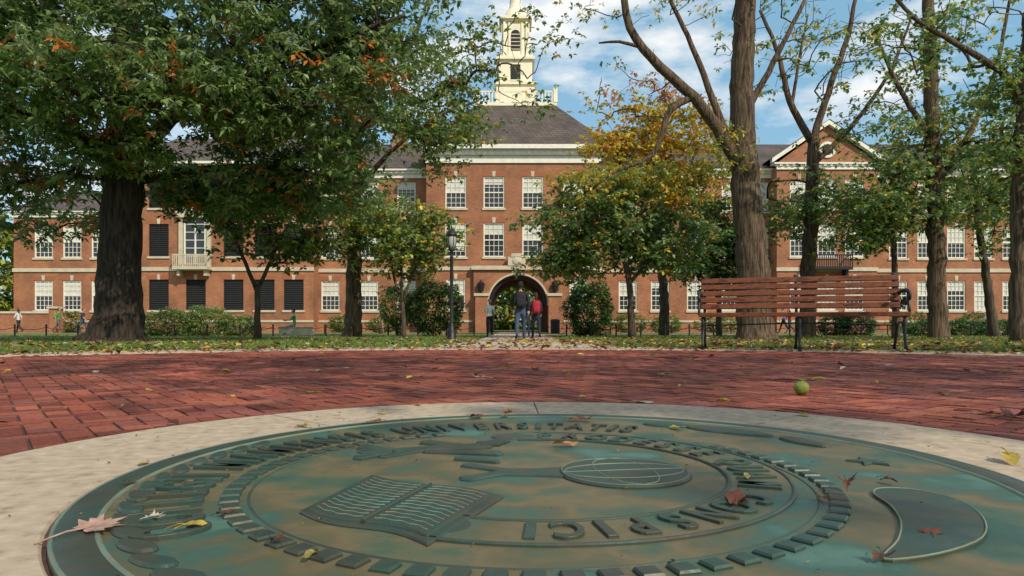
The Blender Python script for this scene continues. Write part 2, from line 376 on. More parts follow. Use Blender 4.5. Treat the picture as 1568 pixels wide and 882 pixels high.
# ---------------------------------------------------------------- fallen leaves
MAPLE=[(90,1),(78,.62),(66,.72),(60,.5),(42,.98),(34,.66),(20,.72),(14,.5),(0,.86),(-18,.5),(-35,.55),(-60,.32),(-88,.2)]
MAPLE=MAPLE+[(180-a,r) for a,r in reversed(MAPLE[1:])]
def hero_leaf(name,x,y,z,size,rot,col,kind='maple',curl=.35,tilt=0):
    if kind=='maple': pol=[(math.radians(a),r) for a,r in MAPLE]
    else: pol=[(t,1/math.sqrt((math.cos(t)/ .42)**2+(math.sin(t))**2)*(1+.05*math.sin(9*t))) for t in np.linspace(0,2*math.pi,21)[:-1]]
    n=len(pol); V=[(0,0,0)]
    for f in(.33,.66,1):
        for a,r in pol: V.append((f*r*math.cos(a),f*r*math.sin(a),0))
    ph=random.uniform(0,6); V2=[]
    for p in V:
        rr2=p[0]**2+p[1]**2; a=math.atan2(p[1],p[0])
        zz=curl*(p[0]**2)*(.8)+curl*.5*rr2*math.sin(2*a+ph)+curl*.25*rr2*math.sin(5*a+ph*2)
        V2.append([p[0],p[1],zz])
    A=np.array(V2)*size/2
    T=np.array((Matrix.Rotation(rot,3,'Z')@Matrix.Rotation(tilt,3,'X')))
    A=A@T.T; A[:,2]-=A[:,2].min(); A+=np.array([x,y,z])
    F=[(0,1+i,1+(i+1)%n) for i in range(n)]
    for k in range(2): F+=[(1+k*n+i,1+(k+1)*n+i,1+(k+1)*n+(i+1)%n,1+k*n+(i+1)%n) for i in range(n)]
    mb=MB(); mb.add(A.tolist(),F,DRYLEAF)
    s0=A[0]; sd=T@np.array([0,-size*.55,0]); mb.tube([s0+np.array([0,0,.001]),s0+sd*.6+np.array([0,0,.004]),s0+sd*1.3],[.0012*size/.08]*3,DRYLEAF,5)
    o=mb.obj(name,None,True); c=o.data.color_attributes.new('Col','FLOAT_COLOR','POINT')
    nv=len(o.data.vertices); ar=np.ones((nv,4),np.float32); ar[:,:3]=np.array(col)
    ar[:,:3]*=R.uniform(.85,1.1,(nv,1)); c.data.foreach_set('color',ar.ravel())
PK=(.60,.38,.29);YL=(.58,.42,.07);BR=(.15,.06,.03);OR=(.40,.20,.08);PA=(.62,.52,.40);RB=(.24,.07,.035);YG=(.46,.38,.1)
HL=[(-.600,.974,.10,PK,'maple',.12),(-.541,1.025,.042,PA,'maple',.6),(-.46,.974,.045,YL,'o',.4),(-.61,1.997,.065,YL,'maple',.45),(-.595,1.985,.045,PA,'o',.3),
(-.783,1.451,.045,YL,'o',.3),(-.42,2.049,.06,OR,'o',.5),(-.433,2.272,.035,YL,'o',.8),(-.351,2.549,.05,YG,'o',.3),(-.188,4.02,.12,PA,'maple',.5),
(.128,1.65,.065,OR,'o',.6),(.465,1.935,.055,YL,'o',.3),(.515,2.68,.08,PA,'o',.3),(.373,1.128,.085,RB,'o',.5),(.585,1.197,.045,BR,'maple',.9),(.521,1.14,.03,BR,'maple',.7),
(.451,1.306,.035,YG,'o',.6),(.956,2.239,.06,YL,'o',.2),(1.072,1.472,.08,YL,'o',.4),(1.641,2.239,.12,BR,'maple',.7),(1.60,2.33,.08,OR,'o',.6),(.697,1.264,.035,BR,'o',.8),
(.583,.95,.04,RB,'maple',.6),(.459,.847,.04,BR,'maple',.8),(-.008,2.162,.06,OR,'maple',.8),(-.112,2.162,.045,BR,'o',.9),(.222,2.09,.07,BR,'maple',.7),(.19,2.11,.05,OR,'o',.5),
(-.6,1.269,.03,OR,'o',.5),(-.70,1.25,.04,BR,'maple',.5),(-.44,1.05,.03,BR,'o',.6),(-.31,.9,.03,BR,'maple',.6),(-.25,.85,.03,YG,'o',.6),
(-.9,3.1,.07,YL,'o',.2),(-.68,3.3,.05,PA,'maple',.4),(-1.2,2.9,.05,YL,'o',.4),(-1.7,3.2,.06,YG,'o',.2),(.9,4.2,.09,YL,'o',.5),(.35,4.5,.08,YL,'maple',.4),(1.6,3.8,.08,YL,'o',.3),
(.3,2.9,.06,YL,'o',.3),(-1.15,4.8,.08,PA,'o',.4),(-1.3,4.6,.08,PA,'o',.4),(2.4,5.0,.09,BR,'maple',.8),(2.6,4.9,.08,OR,'maple',.6),(1.9,3.0,.07,OR,'o',.5)]
for x,y,s,c,k,cu in HL:
    r=math.hypot(x-CX,y-CY); z=.0125 if r<.866 else(.0075 if r<1.27 else .0015)
    hero_leaf('fallen_leaf',x,y,z,s,random.uniform(0,6.28),c,k,cu,random.uniform(-.12,.12))
def scatter(n,fx,size,pal,name):
    P=fx(n); n=len(P); s=R.uniform(*size,n)[:,None]; a=R.uniform(0,6.28,n)
    t=np.stack([np.cos(a),np.sin(a),R.normal(0,.22,n)],-1); b=np.stack([-np.sin(a),np.cos(a),R.normal(0,.25,n)],-1)
    up=np.array([0,0,1.])*R.uniform(.05,.45,(n,1))*s
    w=R.uniform(.35,.7,(n,1))
    P=P+np.array([0,0,1])*s*.12
    A=P-t*s*.5+up*.4;B=P+t*s*.5+up*.5
    q1=np.stack([A,P-t*s*.1+b*s*w*.5+up,P+t*s*.25+b*s*w*.35+up,B],1); q2=np.stack([B,P+t*s*.25-b*s*w*.35+up,P-t*s*.1-b*s*w*.5+up,A],1)
    c=np.array(pal)[R.randint(0,len(pal),n)]*R.uniform(.6,1.15,(n,1))
    fastmesh(name,np.concatenate([q1,q2]),4,np.concatenate([c,c]),DRYLEAF)
FP=[YL,YL,OR,BR,BR,RB,PA,YG,OR]
def fplaza(n):
    a=R.uniform(0,math.pi*2,n); r=np.sqrt(R.uniform(1.3**2,8.2**2,n)); x=CX+r*np.cos(a); y=CY+r*np.sin(a)
    k=y>.2; return np.stack([x,y,np.full(n,.003)],-1)[k]
scatter(420,fplaza,(.025,.08),FP,'plaza_leaf_litter')
def fedge(n):
    a=R.uniform(0,math.pi,n); r=7.3+np.abs(R.normal(0,.55,n)); x=CX+r*np.cos(a); y=CY+r*np.sin(a)
    return np.stack([x,y,np.full(n,.008)],-1)
scatter(2200,fedge,(.03,.09),FP,'kerb_leaf_litter')
def flawn(n):
    y=8.5+26*R.uniform(0,1,n)**1.5; x=R.uniform(-.85,.85,n)*y
    k=(np.hypot(x-CX,y-CY)>8.1)&(R.uniform(0,1,n)<np.where(x>0,1,.5)); x=x[k];y=y[k]
    return np.stack([x,y,gzv(x,y)+R.uniform(.01,.06,len(x))],-1)
scatter(10000,flawn,(.05,.12),FP+[YL,OR],'lawn_leaf_litter')
def fdeb(n):
    a=R.uniform(0,6.28,n); r=np.sqrt(R.uniform(0,1.2**2,n)); return np.stack([CX+r*np.cos(a),CY+r*np.sin(a),np.where(r<.87,.010,.0065)],-1)
scatter(240,fdeb,(.003,.010),[BR,OR,(.08,.05,.03)],'leaf_crumbs')
nb=100000
y=8.6+24*R.uniform(0,1,nb)**1.6; x=R.uniform(-.82,.82,nb)*y
k=(np.hypot(x-CX,y-CY)>8.27)&(np.abs(x-.2)>1.4+.1*R.uniform(-1,1,nb)); x=x[k];y=y[k];nb=len(x)
h=R.uniform(.03,.085,nb)*(1+.4*np.sin(x*1.7)*np.sin(y*1.3)); a=R.uniform(0,6.28,nb); w=R.uniform(.004,.009,nb)*(1+y*.035)
B=np.stack([x,y,gzv(x,y)],-1); d=np.stack([np.cos(a)*w,np.sin(a)*w,0*w],-1); lean=np.stack([R.normal(0,.35,nb)*h,R.normal(0,.35,nb)*h,h],-1)
gp=np.array([[.11,.21,.035],[.16,.26,.05],[.085,.16,.025],[.23,.26,.07],[.28,.24,.09]])[R.choice(5,nb,p=[.32,.32,.2,.11,.05])]*R.uniform(.8,1.2,(nb,1))
fastmesh('grass',np.stack([B-d,B+d,B+lean*.6+d*.7,B+lean],1),4,gp,LEAF)
m=MB(); WAL=M('green_husk',[(.10,.13,.018),(.24,.27,.05),(.17,.16,.04)],40,.6,.6,120,bdist=.002)
m.ell((1.266,2.986,.031),(.033,.032,.031),WAL,24,16,fn=lambda d:1+.02*math.sin(7*d[0]+3*d[2]))
m.tube([(1.266,2.986,.06),(1.268,2.985,.068)],[.004,.002],WAL,6); m.obj('green_walnut',None,True)

# ---------------------------------------------------------------- building
bld=empty('brick_university_building')
wall=MB();trim=MB();win=MB();roof=MB()
GZ=-.3
def facade(x0,x1,z0,z1,y,ops,mat=BRICK,rev=.2):
    X=sorted({x0,x1,*[o[0] for o in ops],*[o[1] for o in ops]}); Z=sorted({z0,z1,*[o[2] for o in ops],*[o[3] for o in ops]})
    for i in range(len(X)-1):
        for j in range(len(Z)-1):
            cx=(X[i]+X[i+1])/2; cz=(Z[j]+Z[j+1])/2
            if any(o[0]<cx<o[1] and o[2]<cz<o[3] for o in ops): continue
            wall.add([(X[i],y,Z[j]),(X[i+1],y,Z[j]),(X[i+1],y,Z[j+1]),(X[i],y,Z[j+1])],[(0,1,2,3)],mat)
    for a,b,c,d in ops:
        wall.add([(a,y,c),(a,y+rev,c),(a,y+rev,d),(a,y,d)],[(0,1,2,3)],mat); wall.add([(b,y,c),(b,y+rev,c),(b,y+rev,d),(b,y,d)],[(3,2,1,0)],mat)
        wall.add([(a,y,d),(b,y,d),(b,y+rev,d),(a,y+rev,d)],[(0,3,2,1)],mat); wall.add([(a,y,c),(b,y,c),(b,y+rev,c),(a,y+rev,c)],[(0,1,2,3)],mat)
ARCHB=M('rubbed_brick_arch',[(.34,.12,.055),(.26,.09,.045)],12,.85)
def window(cx,z0,z1,w,y,dark=False):
    a,b=cx-w/2,cx+w/2; yf=y+.06
    if dark:
        win.b(a,b,yf+.06,yf+.1,z0,z1,LOUV)
        for e in((a,a+.07),(b-.07,b),(cx-.03,cx+.03)): win.b(e[0],e[1],yf,yf+.06,z0,z1,LOUV)
        n=int((z1-z0)/.16)
        for i in range(n):
            z=z0+(i+.5)*(z1-z0)/n; win.add([(a+.07,yf+.002,z-.04),(b-.07,yf+.002,z-.04),(b-.07,yf+.055,z+.04),(a+.07,yf+.055,z+.04)],[(0,1,2,3)],LOUV)
    else:
        win.add([(a,yf+.09,z0),(b,yf+.09,z0),(b,yf+.09,z1),(a,yf+.09,z1)],[(0,1,2,3)],GLASS)
        bl=random.choice([.35,.5,.5,.55,.8,.25,.95]); zb=z1-(z1-z0)*bl
        win.add([(a+.08,yf+.075,zb),(b-.08,yf+.075,zb),(b-.08,yf+.075,z1-.08),(a+.08,yf+.075,z1-.08)],[(0,1,2,3)],BLIND)
        f=.09
        win.b(a,a+f,yf,yf+.08,z0,z1,WHITE);win.b(b-f,b,yf,yf+.08,z0,z1,WHITE)
        win.b(a+f,b-f,yf+.002,yf+.08,z0,z0+f,WHITE);win.b(a+f,b-f,yf+.002,yf+.08,z1-f,z1,WHITE)
        zm=(z0+z1)/2; win.b(a+f,b-f,yf+.01,yf+.07,zm-.04,zm+.04,WHITE)
        for k in(1,2,3): xx=a+f+(w-2*f)*k/4; win.b(xx-.017,xx+.017,yf+.03,yf+.068,z0+f,z1-f,WHITE)
        for k in(1,2,4,5): zz=z0+(z1-z0)*k/6; win.b(a+f,b-f,yf+.034,yf+.066,zz-.017,zz+.017,WHITE)
    trim.b(a-.1,b+.1,y-.09,y+.1,z0-.16,z0-.003,STONE)
    trim.add([(a-.06,y-.012,z1+.003),(b+.06,y-.012,z1+.003),(b+.2,y-.012,z1+.34),(a-.2,y-.012,z1+.34)],[(0,1,2,3)],ARCHB)
    trim.add([(cx-.09,y-.03,z1+.0),(cx+.09,y-.03,z1+.0),(cx+.14,y-.03,z1+.40),(cx-.14,y-.03,z1+.40),(cx-.09,y,z1+.0),(cx+.09,y,z1+.0)],[(0,1,2,3),(0,4,5,1)],STONE)
ROWS=[(1.54,3.85),(5.6,8.05),(9.25,11.5)]
def section(x0,x1,y,ztop,cols,rows,w=1.42,dark=False,skip=()):
    ops=[]
    for ci,c in enumerate(cols):
        for ri in rows:
            if (ci,ri) in skip: continue
            z0,z1=ROWS[ri]; ops.append((c-w/2,c+w/2,z0,z1)); window(c,z0,z1,w,y,dark)
    facade(x0,x1,GZ,ztop,y,ops)
    trim.b(x0-.05,x1+.05,y-.1,y-.003,4.5,4.78,STONE); trim.b(x0-.02,x1+.02,y-.07,y-.003,.62,.78,STONE)
    for xx in(x0,x1): wall.add([(xx,y,GZ),(xx,y+14,GZ),(xx,y+14,ztop),(xx,y,ztop)],[(0,1,2,3)],BRICK)
def cornice(x0,x1,y,z,h=.9,p=.55):
    trim.b(x0-.05,x1+.05,y-.12,y-.004,z-h,z-h*.55,WHITE)
    trim.b(x0-p*.5,x1+p*.5,y-p*.5,y-.004,z-h*.55+.003,z-h*.25,WHITE)
    trim.b(x0-p,x1+p,y-p,y+.5,z-h*.25+.003,z,WHITE)
    n=int((x1-x0)/.45)
    for i in range(n):
        xx=x0+(i+.5)*(x1-x0)/n; trim.b(xx-.1,xx+.1,y-p*.42-.12,y-p*.5-.002+.0,z-h*.5,z-h*.25,WHITE)
section(-38.4,-28.5,52.6,8.9,[-36.1,-33.9,-31.7,-29.8],(0,1)); cornice(-38.4,-28.5,52.6,9.2,.5,.35)
section(-28.5,-15.0,51.6,12.4,[-26.7,-23.9,-21.05,-18.7,-16.5],(0,1,2),1.5,True,skip={(1,1)})
cornice(-28.5,-15,51.6,12.7,.7,.5)
section(-15.0,-6.4,53,12.2,[-14.1,-11.1,-8.2],(0,1,2)); cornice(-15,-6.4,53,12.5,.7,.45)
bx=-23.9; z0,z1=5.0,8.3
win.b(bx-.75,bx+.75,51.56,51.585,z0,z1,GLASS)
for e in(-.8,0,.74): win.b(bx+e-.05,bx+e+.06,51.5,51.558,z0,z1,WHITE)
for k in range(6): win.b(bx-.75,bx+.75,51.53,51.557,z0+k*.6,z0+k*.6+.05,WHITE)
for s in(-1,1):
    trim.b(bx+s*1.05-.14,bx+s*1.05+.14,51.35,51.59,4.79,8.5,STONE)
trim.b(bx-1.35,bx+1.35,51.2,51.59,8.5,8.9,STONE); trim.add([(bx-1.4,51.2,8.9),(bx+1.4,51.2,8.9),(bx,51.2,9.5),(bx-1.4,51.59,8.9),(bx+1.4,51.59,8.9),(bx,51.59,9.5)],[(0,1,2),(0,2,5,3),(1,4,5,2)],STONE)
def balcony(bx,y,mat,half=1.5):
    trim.b(bx-half,bx+half,y-1.0,y-.11,4.55,4.77,mat)
    for s in(-1,1): 
        trim.b(bx+s*(half-.3)-.1,bx+s*(half-.3)+.1,y-.7,y-.11,4.1,4.54,mat)
    trim.b(bx-half,bx+half,y-1.0,y-.92,5.6,5.68,mat)
    for s in(-1,1): trim.b(bx+s*half-.05,bx+s*half+.05,y-.92,y-.1,5.6,5.68,mat)
    for i in range(19):
        xx=bx-half+.04+i*(2*half-.08)/18; trim.b(xx-.03,xx+.03,y-.99,y-.93,4.77,5.6,mat)
balcony(-23.9,51.6,STONE,1.3)
PX0,PX1,PY=-6.4,6.6,51.0; ax=.45; ar=2.2; spring=1.95
ops=[(ax-ar,ax+ar,GZ,spring+ar)]
for c in(-4.2,-1.35,1.55,4.6):
    for ri in(1,2):
        z0,z1=ROWS[ri]; z0-=.1; ops.append((c-.78,c+.78,z0,z1)); window(c,z0,z1,1.56,PY)
for c in(-4.2,5.0): z0,z1=ROWS[0]; ops.append((c-.7,c+.7,z0,z1)); window(c,z0,z1,1.4,PY)
facade(PX0,PX1,GZ,12.6,PY,ops,rev=.2)
A=[(ax+ar*math.cos(t),spring+ar*math.sin(t)) for t in np.linspace(math.pi,0,25)]
yo=PY-.35
px0,px1=ax-3.3,ax+3.3; ptop=4.5
for i in range(24):
    (xa,za),(xb,zb)=A[i],A[i+1]
    wall.add([(xa,yo,za),(xb,yo,zb),(xb,yo,ptop),(xa,yo,ptop)],[(0,1,2,3)],BRICK)
    wall.add([(xa,yo,za),(xb,yo,zb),(xb,66,zb),(xa,66,za)],[(0,3,2,1)],ARCHB)
    f=lambda r:[(ax+r*math.cos(t),spring+r*math.sin(t)) for t in(math.pi-math.pi*i/24,math.pi-math.pi*(i+1)/24)]
    (p,q),(p2,q2)=f(ar),f(ar+.13)
    trim.add([(p[0],yo-.05,p[1]),(q[0],yo-.05,q[1]),(q2[0],yo-.05,q2[1]),(p2[0],yo-.05,p2[1]),(p2[0],yo,p2[1]),(q2[0],yo,q2[1])],[(0,1,2,3),(3,2,5,4)],STONE)
    (p,q),(p2,q2)=f(ar-.3),f(ar-.06)
    trim.add([(p[0],yo+.4,p[1]),(q[0],yo+.4,q[1]),(q2[0],yo+.4,q2[1]),(p2[0],yo+.4,p2[1])],[(0,1,2,3)],IRON)
for s in(-1,1):
    xa=ax+s*ar; xb=ax+s*3.3
    wall.add([(xa,yo,GZ),(xb,yo,GZ),(xb,yo,ptop),(xa,yo,ptop)],[(0,1,2,3)],BRICK)
    wall.add([(xb,yo,GZ),(xb,PY,GZ),(xb,PY,ptop),(xb,yo,ptop)],[(0,1,2,3)],BRICK)
    wall.add([(xa,yo,GZ),(xa,66,GZ),(xa,66,spring),(xa,yo,spring)],[(0,1,2,3)],ARCHB)
    trim.b(xa-.1+s*.5-.35,xa+.1+s*.5+.35,yo-.35,yo-.003,GZ,2.55,BRICK)
    trim.b(xa-.2+s*.5-.35,xa+.2+s*.5+.35,yo-.45,yo-.002,2.553,2.75,STONE)
    lx=xa+s*.55
    trim.lathe([(.04,0),(.07,.1),(.2,.16),(.29,.72),(.14,.85),(.03,1.0)],(lx,yo-.2,2.75),IRON,8)
    trim.b(xa-.06+s*.02,xa+.06,yo-.04,yo-.003,spring-.1,spring+.12,STONE)
    trim.b(xa-.12*(s>0),xa+.12*(s<0),yo+.4,yo+.45,GZ,spring,IRON)
wall.add([(px0,yo,ptop),(px1,yo,ptop),(px1,PY,ptop),(px0,PY,ptop)],[(0,1,2,3)],STONE)
trim.b(px0-.15,px1+.15,yo-.2,PY+.0-.11,4.503,4.8,STONE)
trim.b(PX0-.05,px0-.16,PY-.1,PY-.003,4.5,4.78,STONE);trim.b(px1+.16,PX1+.05,PY-.1,PY-.003,4.5,4.78,STONE)
trim.b(PX0,px0-.1,PY-.07,PY-.003,.62,.78,STONE);trim.b(px1+.1,PX1,PY-.07,PY-.003,.62,.78,STONE)
trim.b(ax-.75,ax+.55,yo-.25,yo-.0+.14,4.803,5.45,STONE); trim.b(ax-.5,ax+.3,yo-.3,yo+.1,5.45,5.7,STONE)
trim.ell((ax-.1,yo-.25,5.15),(.35,.1,.3),STONE,12,8)
for xx in(PX0,PX1): wall.add([(xx,PY,GZ),(xx,66,GZ),(xx,66,13),(xx,PY,13)],[(0,1,2,3)],BRICK)
cornice(PX0,PX1,PY,13.75,1.25,.7)
section(6.6,20.1,53,12.2,[9.0,11.5,14.3,17.0,19.2],(0,1,2)); cornice(6.6,20.1,53,12.5,.7,.45)
section(20.1,27.7,51.8,12.4,[21.8,23.9,26.0],(0,1,2)); cornice(20.1,27.7,51.8,12.7,.5,.3)
section(27.7,46,53,12.2,[30,32.2,34.5,36.6,38.8,41,43.2],(0,1,2)); cornice(27.7,46,53,12.5,.7,.45)
balcony(23.9,51.8,IRON,1.5)
wall.add([(20.1,51.8,12.7),(27.7,51.8,12.7),(23.9,51.8,15.5)],[(0,1,2)],BRICK)
for s in(-1,1):
    x_=23.9+s*4.3
    P4=[(23.9,12.7+2.85),(x_,12.7-.05),(x_,12.7+.3),(23.9,12.7+3.2)]
    trim.add([(a,51.4,b) for a,b in P4]+[(a,51.8,b) for a,b in P4],[(0,1,2,3),(4,5,6,7),(3,2,6,7),(0,1,5,4)],WHITE)
    roof.add([(23.9,51.35,15.93),(x_,51.35,13.02),(x_,60,13.02),(23.9,60,15.93)],[(0,1,2,3)],SLATE)
trim.lathe([(.5,0),(.62,.05),(.62,.1),(.1,.1)],(0,0,0),WHITE,20,Matrix.Translation((23.9,51.79,13.7))@Matrix.Rotation(math.pi/2,4,'X'))
win.lathe([(.42,0),(.42,.11)],(0,0,0),GLASS,16,Matrix.Translation((23.9,51.78,13.7))@Matrix.Rotation(math.pi/2,4,'X'))
def gable_roof(x0,x1,y0,y1,z0,z1):
    ym=(y0+y1)/2
    roof.add([(x0,y0,z0),(x1,y0,z0),(x1,ym,z1),(x0,ym,z1),(x0,y1,z0),(x1,y1,z0)],[(0,1,2,3),(3,2,5,4),(0,3,4),(1,5,2)],SLATE)
gable_roof(-38.8,-28.3,52.2,66,9.2,12); gable_roof(-28.8,-14.8,51.1,66,12.7,16.4); gable_roof(-15,-6,52.5,66,12.5,16.1)
gable_roof(6.4,46.5,52.5,66,12.5,16.1)
hx0,hx1,hy0,hy1=PX0-.7,PX1+.7,PY-.7,67.4; tx0,tx1,ty0,ty1=.3-3.3,.3+3.3,56.5,62.5; TZ=18.6
roof.add([(hx0,hy0,13.76),(hx1,hy0,13.76),(hx1,hy1,13.76),(hx0,hy1,13.76),(tx0,ty0,TZ),(tx1,ty0,TZ),(tx1,ty1,TZ),(tx0,ty1,TZ)],[(0,1,5,4),(1,2,6,5),(2,3,7,6),(3,0,4,7),(4,5,6,7)],SLATE)
for xc in(-9.6,12.6,-20):
    wall.b(xc-.6,xc+.6,58,59,14.5,17.7,BRICK); trim.b(xc-.7,xc+.7,57.9,59.1,17.703,17.95,STONE)
for a,b in((-38.4,ax-ar),(ax+ar,46)): wall.add([(a,66,GZ),(b,66,GZ),(b,66,12),(a,66,12)],[(0,1,2,3)],BRICK)
wall.obj('walls',bld); trim.obj('stone_and_white_trim',bld); win.obj('windows',bld); roof.obj('slate_roof',bld)
c=MB(); tc_=(.3,59.5)
def blk(h,z0,z1,mat=CREAM): c.b(tc_[0]-h,tc_[0]+h,tc_[1]-h,tc_[1]+h,z0,z1,mat)
c.b(tx0-.12,tx1+.12,ty0-.12,ty1+.12,TZ-.05,TZ+.22,CREAM)
for s in(-1,1):
    c.b(tx0,tx1,(ty0 if s<0 else ty1)-.06,(ty0 if s<0 else ty1)+.06,TZ+1.1,TZ+1.2,CREAM)
    c.b((tx0 if s<0 else tx1)-.06,(tx0 if s<0 else tx1)+.06,ty0+.1,ty1-.1,TZ+1.1,TZ+1.2,CREAM)
for i in range(25):
    xx=tx0+i*(tx1-tx0)/24; big=i%8==0; w=.16 if big else .05
    for yy in(ty0,ty1): c.b(xx-w,xx+w,yy-w,yy+w,TZ+.22,TZ+(1.4 if big else 1.1),CREAM)
    yy=ty0+i*(ty1-ty0)/24
    if not big or i in(8,16):
        for xx in(tx0,tx1): c.b(xx-w,xx+w,yy-w,yy+w,TZ+.22,TZ+1.1,CREAM)
blk(1.62,TZ+.22,20.8); blk(1.8,20.8,21.0); blk(1.42,21.0,23.0); blk(1.65,23.0,23.2); blk(1.5,23.2,23.4)
blk(1.08,23.4,26.4); blk(1.25,26.4,26.55); blk(1.4,26.55,26.8)
c.b(tc_[0]-.42,tc_[0]+.42,tc_[1]-1.45,tc_[1]-1.422,21.3,22.6,LOUV)
c.b(tc_[0]-.5,tc_[0]+.5,tc_[1]-1.47,tc_[1]-1.452,21.2,21.3,WHITE)
for k in range(4): 
    T=Matrix.Translation((tc_[0],tc_[1],0))@Matrix.Rotation(k*math.pi/2,4,'Z')
    pts=[(-.4,23.9),(.4,23.9)]+[(.4*math.cos(t),25.3+.4*math.sin(t)) for t in np.linspace(0,math.pi,10)]
    c.add([T@Vector((p[0],-1.09,p[1])) for p in pts],[tuple(range(len(pts)))],LOUV)
    for s in(-1,1): c.b(s*.55-.06,s*.55+.06,-1.16,-1.083,23.45,26.3,CREAM,T); c.b(s*.95-.09,s*.95+.09,-1.2,-1.083,23.42,26.38,CREAM,T)
    for q in range(5):
        zz=24+q*.32; c.b(-.38,.38,-1.12,-1.095,zz,zz+.05,CREAM,T)
c.lathe([(1.1,26.8),(1.1,27.1),(1.0,27.2),(.85,27.5),(.6,27.9),(.5,28.3),(.5,28.9),(.35,29.2),(.1,29.6),(.02,31)],(tc_[0],tc_[1],0),CREAM,16)
c.obj('cupola',bld)
m=MB(); m.b(-39.5,-33.5,49.5,49.9,GZ,1.25,BRICK); m.b(-39.6,-33.4,49.42,49.98,1.253,1.4,STONE); m.b(-33.5,-32.9,49.35,50.05,GZ,1.6,BRICK); m.b(-33.6,-32.8,49.25,50.15,1.603,1.75,STONE); m.obj('low_brick_wall')

# ---------------------------------------------------------------- trees
def smooth_path(pts,rads,step=.35,jit=.03):
    P=np.array(pts,float); n=len(P); out=[];ro=[]
    Pe=np.vstack([2*P[0]-P[1],P,2*P[-1]-P[-2]])
    for i in range(n-1):
        p0,p1,p2,p3=Pe[i:i+4]; k=max(2,int(np.linalg.norm(p2-p1)/step))
        for j in range(k):
            t=j/k; q=.5*((2*p1)+(-p0+p2)*t+(2*p0-5*p1+4*p2-p3)*t*t+(-p0+3*p1-3*p2+p3)*t**3)
            r=rads[i]+(rads[i+1]-rads[i])*t
            out.append(q+R.normal(0,jit*min(1,r*4),3)*np.array([1,1,.3])); ro.append(r)
    out.append(P[-1]); ro.append(rads[-1]); return np.array(out),ro
def leaves(C,per,size,wr,pal,pw,droop=.15,colvar=.2,colid=None):
    n=len(C); k=n*per; c=np.repeat(C,per,0)
    az=R.uniform(0,2*math.pi,k); el=R.normal(-.1,.45,k)
    t=np.stack([np.cos(az)*np.cos(el),np.sin(az)*np.cos(el),np.sin(el)-droop],-1); t/=np.linalg.norm(t,axis=1,keepdims=True)
    up=np.stack([R.normal(0,.45,k),R.normal(0,.45,k),np.ones(k)],-1); b=np.cross(t,up); b/=np.linalg.norm(b,axis=1,keepdims=True)
    nn=np.cross(b,t); s=(size*R.uniform(.6,1.25,k))[:,None]; w=s*wr
    c=c+t*s*.08
    V=np.stack([c,c+t*s*.45+b*w*.5+nn*s*.06,c+t*s-np.array([0,0,.12])*s,c+t*s*.55-b*w*.5+nn*s*.06],1)
    pal=np.array(pal)*1.65; ci=R.choice(len(pal),n,p=np.array(pw)/sum(pw)) if colid is None else colid
    col=np.repeat(pal[ci]*R.uniform(1-colvar*1.2,1+colvar,(n,1)),per,0)*R.uniform(.75,1.25,(k,1))
    return V,np.minimum(col,.75)
